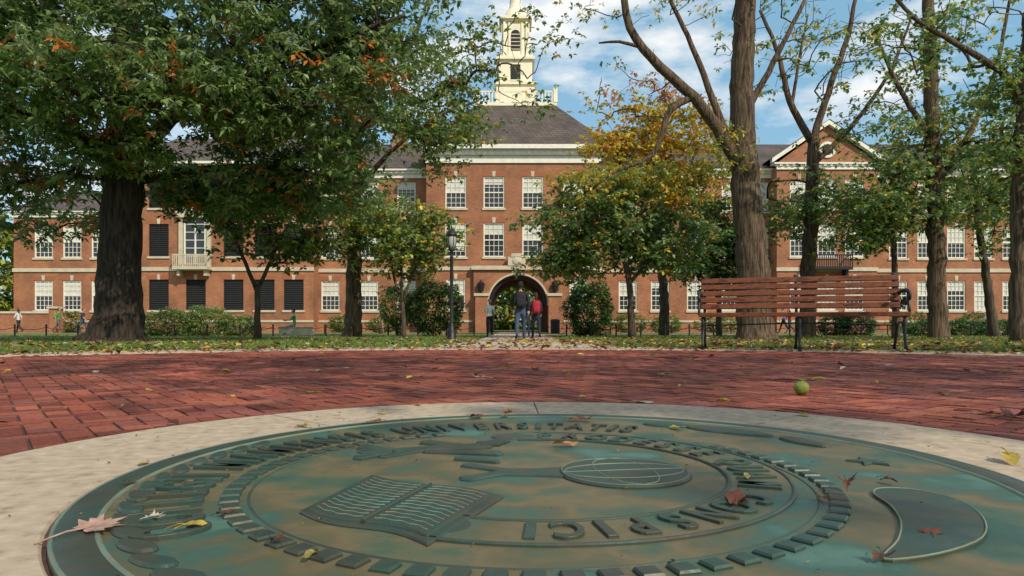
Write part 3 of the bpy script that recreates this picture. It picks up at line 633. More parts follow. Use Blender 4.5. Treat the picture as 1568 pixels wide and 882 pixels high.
def tree(name,bark,limbs,crowns,tufts,per,size,wr,pal,pw,spread=.45,rtip=.012,sides=12,patch=None,rough=.035):
    root=empty(name); mb=MB(); NP=[];NR=[]
    for li,(pts,rads) in enumerate(limbs):
        P,rd=smooth_path(pts,rads,.3 if li==0 else .35)
        mb.tube(P,rd,bark,sides if li==0 else max(7,sides-4),rough if li==0 else rough*.5)
        sel=[i for i in range(len(P)) if li>0 or P[i][2]>limbs[0][0][-1][2]*.35]
        for i in sel: NP.append(P[i]); NR.append(rd[i])
    NPa=np.zeros((60000,3)); cnt=len(NP); NPa[:cnt]=NP; NRa=np.zeros(60000); NRa[:cnt]=NR
    own=-np.ones(60000,int); idx=np.zeros(60000,int)
    att=[]
    for cr in crowns:
        cx,cy,cz,rx,ry,rz,na=cr[:7]; lf=cr[7] if len(cr)>7 else 1
        d=R.normal(0,1,(na,3)); d/=np.linalg.norm(d,axis=1,keepdims=True)
        rad=R.uniform(0,1,(na,1))**(1/2.4)*(1+R.normal(0,.08,(na,1)))
        p=np.array([cx,cy,cz])+d*rad*np.array([rx,ry,rz]); att.append(np.hstack([p,(R.uniform(0,1,(na,1))<lf)]))
    att=np.vstack(att)
    att=att[np.argsort(np.linalg.norm(att[:,:3]-np.array(NP)[len(NP)//3],axis=1))]
    paths=[];flag=[]
    for a4 in att:
        a=a4[:3]
        D=a-NPa[:cnt]; dd=np.linalg.norm(D,axis=1); cost=dd+.6*np.maximum(0,-D[:,2])+.25*dd*(NRa[:cnt]<.02)
        j=int(np.argmin(cost)); p0=NPa[j].copy(); L=dd[j]
        if L<.08: continue
        k=max(3,int(L/.35)); ctrl=(p0+a)/2+np.array([0,0,.14*L])+R.normal(0,.11*L,3)
        T=np.linspace(0,1,k+1)[:,None]; Q=(1-T)**2*p0+2*T*(1-T)*ctrl+T*T*a; Q[1:-1]+=R.normal(0,.02*min(L,2),(k-1,3))
        pid=len(paths); paths.append([Q,np.ones(k+1),j if own[j]<0 else None,(own[j],idx[j]) if own[j]>=0 else None,NRa[j]]); flag.append(a4[3]>.5)
        NPa[cnt:cnt+k]=Q[1:]; own[cnt:cnt+k]=pid; idx[cnt:cnt+k]=np.arange(1,k+1); NRa[cnt:cnt+k]=.03; cnt+=k
    for pid in range(len(paths)-1,-1,-1):
        pr=paths[pid][3]
        if pr: paths[pr[0]][1][:pr[1]+1]+=paths[pid][1][0]
    for Q,c_,ji,_,r0 in paths:
        rd=rtip*c_**.5
        if ji is not None: rd=np.minimum(rd,max(r0*.8,.02))
        mb.tube(Q,list(rd),bark,5)
    mb.obj('trunk_and_branches',root,True)
    flag=np.array(flag); tips=np.array([p[0][-1] for p in paths])[flag]; mids=np.array([p[0][len(p[0])//2] for p in paths])[flag]
    C=np.repeat(tips,tufts,0)+R.normal(0,1,(len(tips)*tufts,3))*np.array([spread,spread,spread*.5])
    C2=np.repeat(mids,max(1,tufts//4),0); C2=C2+R.normal(0,spread*.8,C2.shape)*np.array([1,1,.6]); C=np.vstack([C,C2])
    colid=patch(C) if patch is not None else None
    V,col=leaves(C,per,size,wr,pal,pw,colid=colid)
    fastmesh('foliage',V,4,col,LEAF,root)
    return root
G1=(.075,.125,.032);G2=(.115,.165,.05);G3=(.045,.085,.022);ORL=(.36,.12,.025);YLL=(.42,.28,.035);YGL=(.23,.24,.045);BRL=(.22,.10,.035);G4=(.15,.195,.085);DG=(.022,.045,.016)
def oakpatch(C):
    f=np.sin(C[:,0]*1.9+C[:,2]*1.1)*np.sin(C[:,1]*1.3+C[:,2]*2.3+1)+R.normal(0,.3,len(C))
    c=R.choice(4,len(C),p=[.22,.3,.38,.10]); o=(f>.85)&(C[:,2]<7.5); c[o]=R.choice([4,5],o.sum()); return c
gb=gz(-11.5,20)
tree('oak_tree',BARK_D,[
 ([(-11.6,20,gb-.1),(-11.58,20,gb+.25),(-11.55,20,gb+.8),(-11.5,20,2),(-11.4,20,3.6),(-11.35,20,5.2),(-11.3,20.1,7.5),(-11.4,20.2,10),(-11.2,20.2,13)],[1.1,.80,.66,.57,.54,.54,.45,.36,.2]),
 ([(-11.4,20,4.9),(-9.6,19.3,6.2),(-7.4,18.4,7.0),(-4.8,17.8,7.7),(-2.8,17.6,8.3)],[.26,.19,.14,.09,.04]),
 ([(-11.4,20,5.0),(-13,19.2,6.0),(-15,18.2,6.4),(-17,17.5,6.3)],[.24,.17,.1,.05]),
 ([(-11.4,19.9,4.8),(-10.6,18.4,5.6),(-9.4,17,5.8),(-8,16.2,5.7)],[.22,.16,.1,.05]),
 ([(-11.3,20,6.4),(-8.6,20.5,8.5),(-6.2,20.5,10.4),(-4.2,20,11.8)],[.24,.17,.12,.06]),
 ([(-11.3,20,6.8),(-13.5,20,9.5),(-15,20,12)],[.22,.16,.08]),
 ([(-11.35,20,4.5),(-9.2,20.4,5.0),(-7,20.6,5.1),(-5,20.6,4.7)],[.16,.11,.07,.03])],
 [(-11.5,20,10.5,6,5,4.5,120),(-5.8,18,8.0,4.3,3.2,2.3,115),(-14.8,17.8,6.2,2.8,2.6,2.1,55),(-9.2,16.6,6.0,3.4,2.2,1.1,66),(-6.3,19,5.9,2.9,2.3,1.2,58),(-14.8,21,4.3,2.8,2.8,1.2,42),(-12.5,17,7.6,4,2.5,1.7,65),(-3.6,19,10.2,2.6,2.5,1.6,26),(-7.4,21,4.5,3.4,2,.9,60),(-10.6,18,4.9,1.8,1,.6,18),(-9.8,21.5,4.5,1.6,1.2,.8,22)],
 18,7,.215,.42,[G1,G2,G4,G3,ORL,BRL],[1]*6,.42,.011,18,oakpatch)
gb=gz(-7,30)
tree('elm_tree',BARK_M,[([(-7.05,30,gb-.1),(-7.0,30,gb+.5),(-6.95,30,2.6),(-6.9,30,5.5),(-6.85,30,8.6)],[.5,.38,.33,.28,.22]),
 ([(-6.85,30,8.4),(-7.6,30,10.5),(-7.9,30,13.5)],[.18,.13,.06]),([(-6.85,30,8.4),(-5.8,29.7,10.4),(-4.4,29.5,12.4),(-3.6,29.5,14.5)],[.18,.13,.09,.05]),
 ([(-6.9,30,6.2),(-5.3,29.5,7.8),(-3.2,29,9.2),(-1.4,29,9.9)],[.15,.1,.07,.04])],
 [(-7.2,29.6,5.2,2.3,2,2.0,50),(-5.4,30,11,4,3,2.8,66),(-3.2,29.5,8.6,2.3,2,1.7,36),(-7.6,30,9.4,2.2,2,2.2,35),(-2.2,29.5,12.0,1.9,1.5,1.7,16),(.6,29.5,11.8,1.8,1.2,2.4,26,.12),(-4.7,29.5,4.6,1.8,1.5,1.0,18)],
 14,6,.22,.55,[G1,G2,YGL,G4,YLL],[3,3,1.4,2,.5],.5,.011,12)
gb=gz(-9,24)
tree('redbud_tree',BARK_T,[([(-8.95,24,gb-.1),(-8.95,24,.6),(-8.95,24,1.7)],[.16,.11,.1]),([(-8.95,24,1.5),(-9.5,24,2.8),(-9.9,24,3.8)],[.08,.06,.03]),([(-8.95,24,1.6),(-8.4,24,2.8),(-7.8,24,4)],[.08,.06,.03])],
 [(-8.7,24,4.0,2.1,1.7,1.4,75),(-7.3,24,3.1,1.0,1,.8,16)],11,5,.18,.75,[G1,G3,YGL,BRL,G2],[3,2,1.3,.8,2],.3,.009,8)
gb=gz(-4.5,28)
tree('young_maple_tree',BARK_T,[([(-4.45,28,gb-.1),(-4.45,28,.5),(-4.5,28,1.3)],[.14,.10,.09]),([(-4.5,28,1.2),(-4.9,28,2.6),(-5.1,28,4)],[.07,.05,.03]),([(-4.5,28,1.2),(-4.1,28,2.4),(-3.4,28,4)],[.07,.05,.03]),([(-4.5,28,1.2),(-4.5,27.8,3),(-4.3,27.6,4.6)],[.06,.045,.02])],
 [(-4.2,28,3.8,2.3,1.8,1.6,72)],11,5,.19,.75,[G1,G2,YGL,YLL],[2,3,2.0,.4],.32,.009,8)
def patchC(C):
    c=R.choice(3,len(C),p=[.35,.4,.25]); h=(C[:,2]>5.2)&(R.uniform(0,1,len(C))<.6); c[h]=3
    w=(R.uniform(0,1,len(C))<.08)|((C[:,2]>5.9)&(R.uniform(0,1,len(C))<.4)); c[w]=4; return c
gb=gz(4.8,27)
tree('dogwood_tree',BARK_T,[([(4.75,27,gb-.1),(4.72,27,.6),(4.65,27,2.0),(4.35,27,3.4),(4.1,27,4.6)],[.2,.14,.12,.1,.06]),([(4.65,27,2),(5.5,26.8,3),(6.4,26.5,3.6)],[.08,.06,.03]),([(4.5,27,2.8),(3.2,26.8,3.8),(2,26.6,4.1)],[.08,.06,.03])],
 [(3.4,27,4.7,2.7,2.2,1.6,95),(5.9,27,3.4,1.9,1.7,1.5,58),(2.4,27,3.1,1.7,1.5,1.1,42),(4.6,27,5.9,2.3,1.8,.9,30)],
 12,6,.21,.6,[G1,G2,G4,YGL,YLL],[1]*5,.36,.010,9,patchC)
gb=gz(8,38)
def patchY(C):
    u=R.uniform(0,1,len(C)); c=R.choice(3,len(C),p=[.62,.26,.12]); h=(C[:,2]>11.9)&(u<.7); c[h]=3; h=(C[:,0]>9)&(C[:,2]<9)&(u<.5); c[h]=1; return c
tree('golden_autumn_tree',BARK_T,[([(8,36,gb-.1),(8,36,2),(7.7,36,5),(7.4,36,8)],[.3,.24,.2,.14]),([(7.7,36,5.5),(9.1,36,8),(10,36,10.5)],[.12,.08,.04]),([(7.7,36,5.5),(6.2,36,8),(5.2,36,10)],[.12,.08,.04])],
 [(7.6,36,10.0,3.8,2.6,3.1,135),(9.2,36,7.2,2.8,2,2.0,50),(5.4,36,8.8,2,1.6,1.7,26)],12,6,.23,.6,[YLL,YGL,ORL,(.30,.15,.11)],[1]*4,.45,.010,9,patchY)
gb=gz(8.6,24)
tree('walnut_tree',BARK_M,[
 ([(8.6,24,gb-.1),(8.55,24,gb+.25),(8.5,24,1.2),(8.4,24,3.4),(8.15,24,6.0),(8.1,24,8.5),(8.25,24,12.2),(8.4,24,15)],[.80,.64,.58,.52,.47,.40,.34,.25]),
 ([(8.15,24,5.9),(7.4,23.9,6.9),(6.6,23.8,8.0),(5.5,23.7,9.0),(4.55,23.6,9.9),(3.95,23.6,11.1),(3.8,23.6,13)],[.30,.23,.19,.17,.15,.13,.1]),
 ([(6.3,23.8,8.3),(5.45,23.6,7.8),(5.2,23.5,7.0),(4.85,23.5,6.2),(4.0,23.4,5.8),(3.35,23.4,5.5),(2.75,23.4,5.0)],[.13,.11,.1,.08,.06,.045,.03]),
 ([(7.6,23.9,6.8),(7.1,24.2,8.4),(6.4,24.3,10.3),(5.6,24.3,12)],[.15,.12,.09,.07]),
 ([(4.5,23.6,9.95),(3.7,23.6,10.15),(3.0,23.6,10.1)],[.07,.05,.03]),
 ([(8.1,24,7.6),(9.2,24,9.6),(10.4,24,12)],[.13,.1,.06])],
 [(5.5,24,12.3,3.4,2.5,1.8,46,.5),(7.7,23.8,6.8,.9,.8,1.2,14),(4.2,24,8.8,1.8,1.2,1.5,26,.5),(9.8,24,10.8,2.6,2,2.2,44,.3),(3.4,23.5,5.6,1.0,.8,.6,10)],
 6,6,.17,.4,[YGL,YLL,G2,G4],[3,2.5,1.5,1],.3,.009,18)
gb=gz(13,30)
tree('ash_tree',BARK_M,[([(12.9,30,gb-.1),(12.95,30,1),(13.1,30,5),(13.25,30,8.6)],[.46,.33,.29,.23]),
 ([(13.2,30,8.4),(12.2,30,10.2),(11.7,30,12.3),(10.9,30,14.2)],[.18,.14,.1,.07]),([(13.2,30,8.4),(14.0,30,10.9),(14.8,30,13.2),(15.2,30,15.5)],[.18,.14,.11,.07]),
 ([(13.2,30,7.4),(15,30,9.2),(16.6,30,11.5),(17.6,30,14)],[.13,.1,.08,.05]),([(12.3,30,10),(12.6,30,12),(13,30,14)],[.08,.06,.04])],
 [(14,30,5.4,3.7,2.5,1.6,85),(16,30,9,2.6,2,1.4,22,.8),(13.5,30,12.5,4.4,2,2.4,100,.15)],9,6,.21,.5,[G1,G2,YGL,G4],[3,3,1.5,1],.4,.010,12)
gb=gz(9.7,32)
tree('holly_tree',BARK_T,[([(9.7,32,gb-.1),(9.7,32,1.5),(9.7,32,4)],[.16,.12,.06])],[(9.9,32,4.4,2.1,1.6,1.9,80),(9.3,32,3.0,1.7,1.4,1.2,40)],12,6,.21,.5,[DG,G3,G1],[2,3,2],.33,.01,8)
gb=gz(14.6,26)
tree('linden_tree',BARK_T,[([(14.6,26,gb-.1),(14.6,26,1.5),(14.5,26,4),(14.4,26,6)],[.16,.12,.09,.05])],[(14.6,26,5.0,2.0,1.8,1.8,62),(13.4,26,3.8,1.4,1.2,.9,22)],11,6,.2,.6,[G1,G2,G4,YGL],[2,3,2,1.3],.36,.01,8)
gb=gz(16.2,26)
tree('hackberry_tree',BARK_M,[([(16.25,26,gb-.1),(16.2,26,.6),(16.1,26,5.3),(15.95,26,10.2),(15.8,26,14)],[.46,.33,.29,.24,.18]),
 ([(16.1,26,5.6),(17.4,26,7.6),(18.4,26,10),(19,26,13)],[.14,.11,.08,.05]),([(16.0,26,7.4),(14.8,26,9.3),(13.8,26,11.5)],[.12,.09,.05])],
 [(17,26,7.0,3.2,2.6,2.0,84),(18.6,25.5,4.6,2.0,1.8,1.6,36),(16,26,11,4.4,2.5,2.2,80,.3)],10,6,.2,.55,[G1,G2,G4,YGL,YLL],[2,3,2.5,1.8,.5],.42,.010,12)
gb=gz(15,20)
tree('sugar_maple_tree',BARK_M,[([(14.95,20,gb-.1),(14.9,20,.7),(14.85,20,3),(14.95,20,6.2),(15.1,20,9.5)],[.36,.26,.22,.19,.13]),
 ([(15,20,6.3),(14.4,19.8,7.5),(12.8,19.6,8.4),(11.5,19.5,9.1),(10.7,19.5,10)],[.13,.11,.08,.06,.04]),([(14.9,20,4.6),(16,20,6),(17,20,7)],[.1,.08,.04])],
 [(15.6,20,5.4,2.2,2,1.9,70),(13,20,9.0,2.4,1.5,1.1,36,.3),(14.6,20,7.4,1.6,1.4,1.2,26,.8)],11,6,.17,.65,[G1,G2,YGL,G4],[3,3,1.7,2],.36,.010,10)
gb=gz(21,30)
tree('young_ash_tree',BARK_T,[([(21.2,30,gb-.1),(20.9,30,2),(20.5,30,5),(20,30,9)],[.22,.17,.14,.08])],[(20.4,30,6.6,2.2,2,2.6,45)],10,6,.21,.55,[G1,G2,YGL],[3,3,1.5],.4,.01,8)
gb=gz(10,-5)  # unseen tree behind the camera, added to cast dappled shade on the plaza
tree('added_dapple_tree',BARK_M,[([(10.5,-4.5,gb-.1),(10.4,-4.5,2),(10,-4.3,5),(9.6,-4.2,8)],[.5,.36,.3,.2]),([(10,-4.3,5),(7.5,-3.5,7.5),(5,-3,8.6)],[.2,.14,.06]),([(10,-4.3,5.5),(10.5,-2.5,8),(10.5,-1,9.5)],[.2,.14,.06])],
 [(8.5,-3.5,8.6,4.2,3.2,1.5,70),(4.6,-2.6,8.6,2.2,2,1.0,20),(12,-1.5,9,3,2.5,1.2,30)],7,6,.24,.55,[G1,G2,YGL],[2,2,2],.45,.012,10)
def shrub(name,blobs,size,wr,pal,pw):
    root=empty(name); mb=MB(); Cs=[]
    for cx,cy,cz,rx,ry,rz,n in blobs:
        d=R.normal(0,1,(n,3)); d/=np.linalg.norm(d,axis=1,keepdims=True); lump=1+.13*np.sin(d[:,0]*7+cx)+.1*np.sin(d[:,2]*9+d[:,1]*5+cy)
        C=np.array([cx,cy,cz])+d*np.array([rx,ry,rz])*(R.uniform(.45,1.0,(n,1))**.5)*lump[:,None]
        C[:,2]=np.maximum(C[:,2],gz(cx,cy)+.05); Cs.append(C)
        for _ in range(7): 
            q=C[R.randint(n)]; b0=np.array([cx+R.normal(0,rx*.1),cy,gz(cx,cy)-.05]); mb.tube([b0,(b0+q)/2+np.array([0,0,.1]),q],[.03,.02,.008],BARK_T,5)
    mb.obj('stems',root); V,col=leaves(np.vstack(Cs),4,size,wr,pal,pw); fastmesh('foliage',V,4,col,LEAF,root)
shrub('magnolia_bush',[(-3.7,32,1.2,1.35,1.1,1.35,1400)],.2,.45,[DG,G3,G1,BRL],[2,3,2,.6])
shrub('magnolia_bush',[(3.7,33,1.2,1.2,1,1.5,1200)],.2,.45,[DG,G3,G1],[2,3,2])
shrub('evergreen_shrub',[(-5.7,34,1.3,.9,.9,1.2,800)],.16,.5,[G3,G1,G2],[1,2,1])
shrub('hedge',[(-17.0,34,.45,1.5,1,.8,1400),(-15.2,34,.5,1.2,1,.9,1200),(-13.8,34.5,.3,1.1,.9,.6,900)],.13,.5,[G1,G2,YGL,G4],[2,3,2,1])
shrub('dark_hedge',[(18.2,36,.4,1.1,.9,.7,1000),(17.0,36,.35,1,.8,.6,800)],.12,.5,[DG,G3],[1,1])
shrub('dark_hedge',[(20.8,34,.2,1.2,.7,.5,900),(22.6,34,.2,1.3,.7,.5,900),(24.4,34,.2,1.3,.7,.5,900)],.12,.5,[DG,G3,G1],[1,2,1])
shrub('foundation_planting',[(-12.4,50,.5,1.1,.7,.7,500),(-9.5,50,.4,1.2,.7,.6,500),(8.5,50,.5,1.4,.8,.8,600),(11.3,50,.45,1.3,.8,.7,500),(15,50,.5,1.6,.8,.8,600),(29,50,.5,1.6,.8,.9,600),(34,50,.5,1.6,.8,.9,600),(-33,51,.6,1,.6,.9,400)],.16,.5,[G1,G3,YGL],[2,2,1])
shrub('flowering_bush',[(-26.4,46,1.0,.9,.8,1.1,500)],.16,.5,[G1,BRL,ORL],[2,1,1])
shrub('distant_trees',[(-46,75,5,6,4,6.5,2600),(-39,82,5,5,4,6,2000),(-56,70,6,7,4,8,2200),(1,90,3,7,4,6,2200),(-4,95,5,6,4,7,1200)],.7,.6,[YGL,G2,YLL,G1],[3,3,1,2])

# ---------------------------------------------------------------- bench
WOOD=M('stained_wood',[(.065,.018,.009),(.16,.05,.023),(.11,.034,.016)],3,.55,.3,30,stretch=(.6,8,8),bdist=.003,spec=.2)
bench=empty('park_bench')
pl=Vector((2.42,8.72,0)); pr=Vector((4.58,8.0,0)); ux=(pr-pl).normalized(); uy=Vector((-ux.y,ux.x,0)); Lb=(pr-pl).length
T=Matrix(((ux.x,uy.x,0,pl.x),(ux.y,uy.y,0,pl.y),(0,0,1,.012),(0,0,0,1)))
m=MB()
for k in range(5):
    z=.548+k*.084; yb=.20+(z-.45)*.28; 
    Tm=T@Matrix.Translation((0,yb,z))@Matrix.Rotation(-.27,4,'X'); m.b(-.02,Lb+.02,-.014,.014,-.034,.034,WOOD,Tm)
m.obj('backrest_slats',bench,False,.006); m=MB()
for k in range(6):
    yb=-.25+k*.078; z=.452-.012*math.cos((k-2)*.5)+.012*(k==0)*-1; m.b(-.02,Lb+.02,yb-.031,yb+.031,z-.012,z+.014,WOOD,T)
m.b(-.02,Lb+.02,-.3,-.285,.405,.455,WOOD,T)
m.obj('seat_slats',bench,False,.006)
def spiral(c,r0,r1,a0,turn,n=18): return [(0,c[0]+(r0+(r1-r0)*i/n)*math.cos(a0+turn*i/n),c[1]+(r0+(r1-r0)*i/n)*math.sin(a0+turn*i/n)) for i in range(n+1)]
for li,xx in enumerate((0.03,Lb/2,Lb-.03)):
    m=MB(); X=Matrix.Translation((xx,0,0)); TT=T@X
    m.tube([(0,-.27,.40),(0,-.23,.3),(0,-.25,.2),(0,-.30,.08),(0,-.33,.02)],[.018,.02,.018,.016,.024],IRON,8,0,TT)
    m.tube([(0,.20,.40),(0,.17,.3),(0,.20,.18),(0,.28,.07),(0,.32,.02)],[.018,.02,.018,.016,.024],IRON,8,0,TT)
    m.tube([(0,-.29,.425),(0,-.1,.415),(0,.1,.41),(0,.21,.44)],[.02]*4,IRON,8,0,TT)
    m.tube([(0,.22,.42),(0,.255,.55),(0,.31,.72),(0,.355,.905)],[.018,.018,.016,.014],IRON,8,0,TT)
    m.tube([(0,-.24,.25),(0,-.1,.34),(0,.06,.34),(0,.18,.25)],[.012]*4,IRON,6,0,TT)
    m.ell((0,-.33,.012),(.03,.04,.012),IRON,10,6,TT); m.ell((0,.32,.012),(.03,.04,.012),IRON,10,6,TT)
    m.ell((0,.36,.925),(.026,.026,.028),IRON,10,6,TT)
    if li!=1:
        ox=-.045 if li==0 else .045; TT=TT@Matrix.Translation((ox,0,0))
        m.tube([(0,.29,.70),(0,.12,.71),(0,-.1,.71),(0,-.24,.685)],[.018,.024,.026,.02],IRON,8,0,TT)
        m.tube(spiral((-.24,.63),.055,.012,math.pi/2,5.2),[.017]*19,IRON,6,0,TT)
        m.tube([(0,-.27,.43),(0,-.25,.52),(0,-.2,.60),(0,-.18,.70)],[.016]*4,IRON,6,0,TT)
        m.tube(spiral((-.06,.57),.08,.015,0,5.5),[.013]*19,IRON,6,0,TT); m.tube(spiral((.11,.55),.065,.015,math.pi,-5.5),[.013]*19,IRON,6,0,TT)
        m.tube([(-ox,-.28,.425),(0,-.28,.43)],[.016]*2,IRON,6,0,TT); m.tube([(-ox,.24,.5),(0,.27,.69)],[.014]*2,IRON,6,0,TT)
    m.obj('iron_frame_%d'%(li+1),bench,True)
m=MB(); m.tube([(0.05,-.02,.30),(Lb/2,-.02,.33),(Lb-.05,-.02,.30)],[.008]*3,IRON,6,0,T); m.obj('stretcher_rod',bench)

# ---------------------------------------------------------------- street lamp, fences, bin, bikes
m=MB(); LG,_t,_p=nt('frosted_lamp_glass'); _p.inputs['Base Color'].default_value=(.32,.33,.3,1); _p.inputs['Roughness'].default_value=.3
lx,ly=-2.0,22.6; b=gz(lx,ly)
m.lathe([(.2,0),(.2,.06),(.16,.1),(.15,.3),(.1,.42),(.075,.55),(.06,.6),(.055,2.7),(.07,2.75),(.045,2.82),(.045,2.95),(.11,3.0),(.11,3.04)],(lx,ly,b),IRON,14)
m.lathe([(.09,3.04),(.14,3.2),(.15,3.42),(.13,3.47)],(lx,ly,b),LG,12)
m.lathe([(.19,3.47),(.18,3.52),(.1,3.64),(.03,3.68),(.02,3.78),(.005,3.82)],(lx,ly,b),IRON,12)
for k in range(6):
    a=k*math.pi/3; m.tube([(lx+.095*math.cos(a),ly+.095*math.sin(a),b+3.04),(lx+.155*math.cos(a),ly+.155*math.sin(a),b+3.22),(lx+.165*math.cos(a),ly+.165*math.sin(a),b+3.48)],.012,IRON,5)
m.obj('street_lamp',None,True)
def fence(x0,y0,x1,y1,n,h=.5):
    m=MB(); pp=[]
    for i in range(n+1):
        x=x0+(x1-x0)*i/n; y=y0+(y1-y0)*i/n; z=gz(x,y); pp.append((x,y,z)); m.lathe([(.035,-.1),(.035,h),(.05,h+.01),(.045,h+.05),(.01,h+.08)],(x,y,z),IRON,8)
    for a,b_ in zip(pp,pp[1:]):
        m.tube([tuple(a[k]+(b_[k]-a[k])*t+(h-.06-.12*4*t*(1-t) if k==2 else 0) for k in range(3)) for t in np.linspace(0,1,7)],.014,IRON,5)
    m.obj('post_and_chain_fence')
fence(-24,31,-10.5,30,9); fence(-9,33,-2,36,5); fence(2.4,30,9,30.5,6); fence(10,33,25,32,9); fence(2.2,42,16,44,7); fence(-24,43,-6,44,9); fence(22,40,36,40,8)
m=MB(); bx_,by_=2.75,43.5; b=gz(bx_,by_)
for i in range(20):
    a=i*math.pi/10; m.b(-.035,.035,-.012,.012,.05,.82,IRON,Matrix.Translation((bx_+.28*math.cos(a),by_+.28*math.sin(a),b))@Matrix.Rotation(a+math.pi/2,4,'Z'))
m.lathe([(.24,.02),(.26,.05),(.26,.8)],(bx_,by_,b),DARKIN,16); m.lathe([(.31,.8),(.32,.86),(.25,.93),(.14,.95)],(bx_,by_,b),IRON,20); m.obj('litter_bin')
def bike(x,y,col,rot=0):
    C=M('bicycle_paint',[col],5,.4); b=gz(x,y); T=Matrix.Translation((x,y,b))@Matrix.Rotation(rot,4,'Z'); m=MB()
    for cx in(-.52,.52):
        m.tube([(cx+.33*math.cos(t),0,.34+.33*math.sin(t)) for t in np.linspace(0,2*math.pi,25)],.018,IRON,6,0,T)
        for k in range(8): a=k*math.pi/4; m.tube([(cx,0,.34),(cx+.32*math.cos(a),0,.34+.32*math.sin(a))],.003,WHITE,4,0,T)
    for P in([(-.52,0,.34),(-.1,0,.3),(.4,0,.8),(-.2,0,.78),(-.52,0,.34)],[(-.1,0,.3),(-.24,0,.9)],[(.52,0,.34),(.38,0,.92)],[(-.2,0,.78),(-.1,0,.3)]):
        for a,b_ in zip(P,P[1:]): m.tube([a,b_],.016,C,6,0,T)
    m.tube([(.33,-.25,.98),(.4,0,.94),(.33,.25,.98)],.014,IRON,6,0,T); m.ell((-.25,0,.93),(.13,.06,.03),IRON,8,5,T); m.obj('bicycle')
bike(3.7,44,(.25,.03,.03),.1); bike(4.6,44.6,(.03,.08,.2),-.2); bike(-27.6,45,(.25,.03,.03),.2)

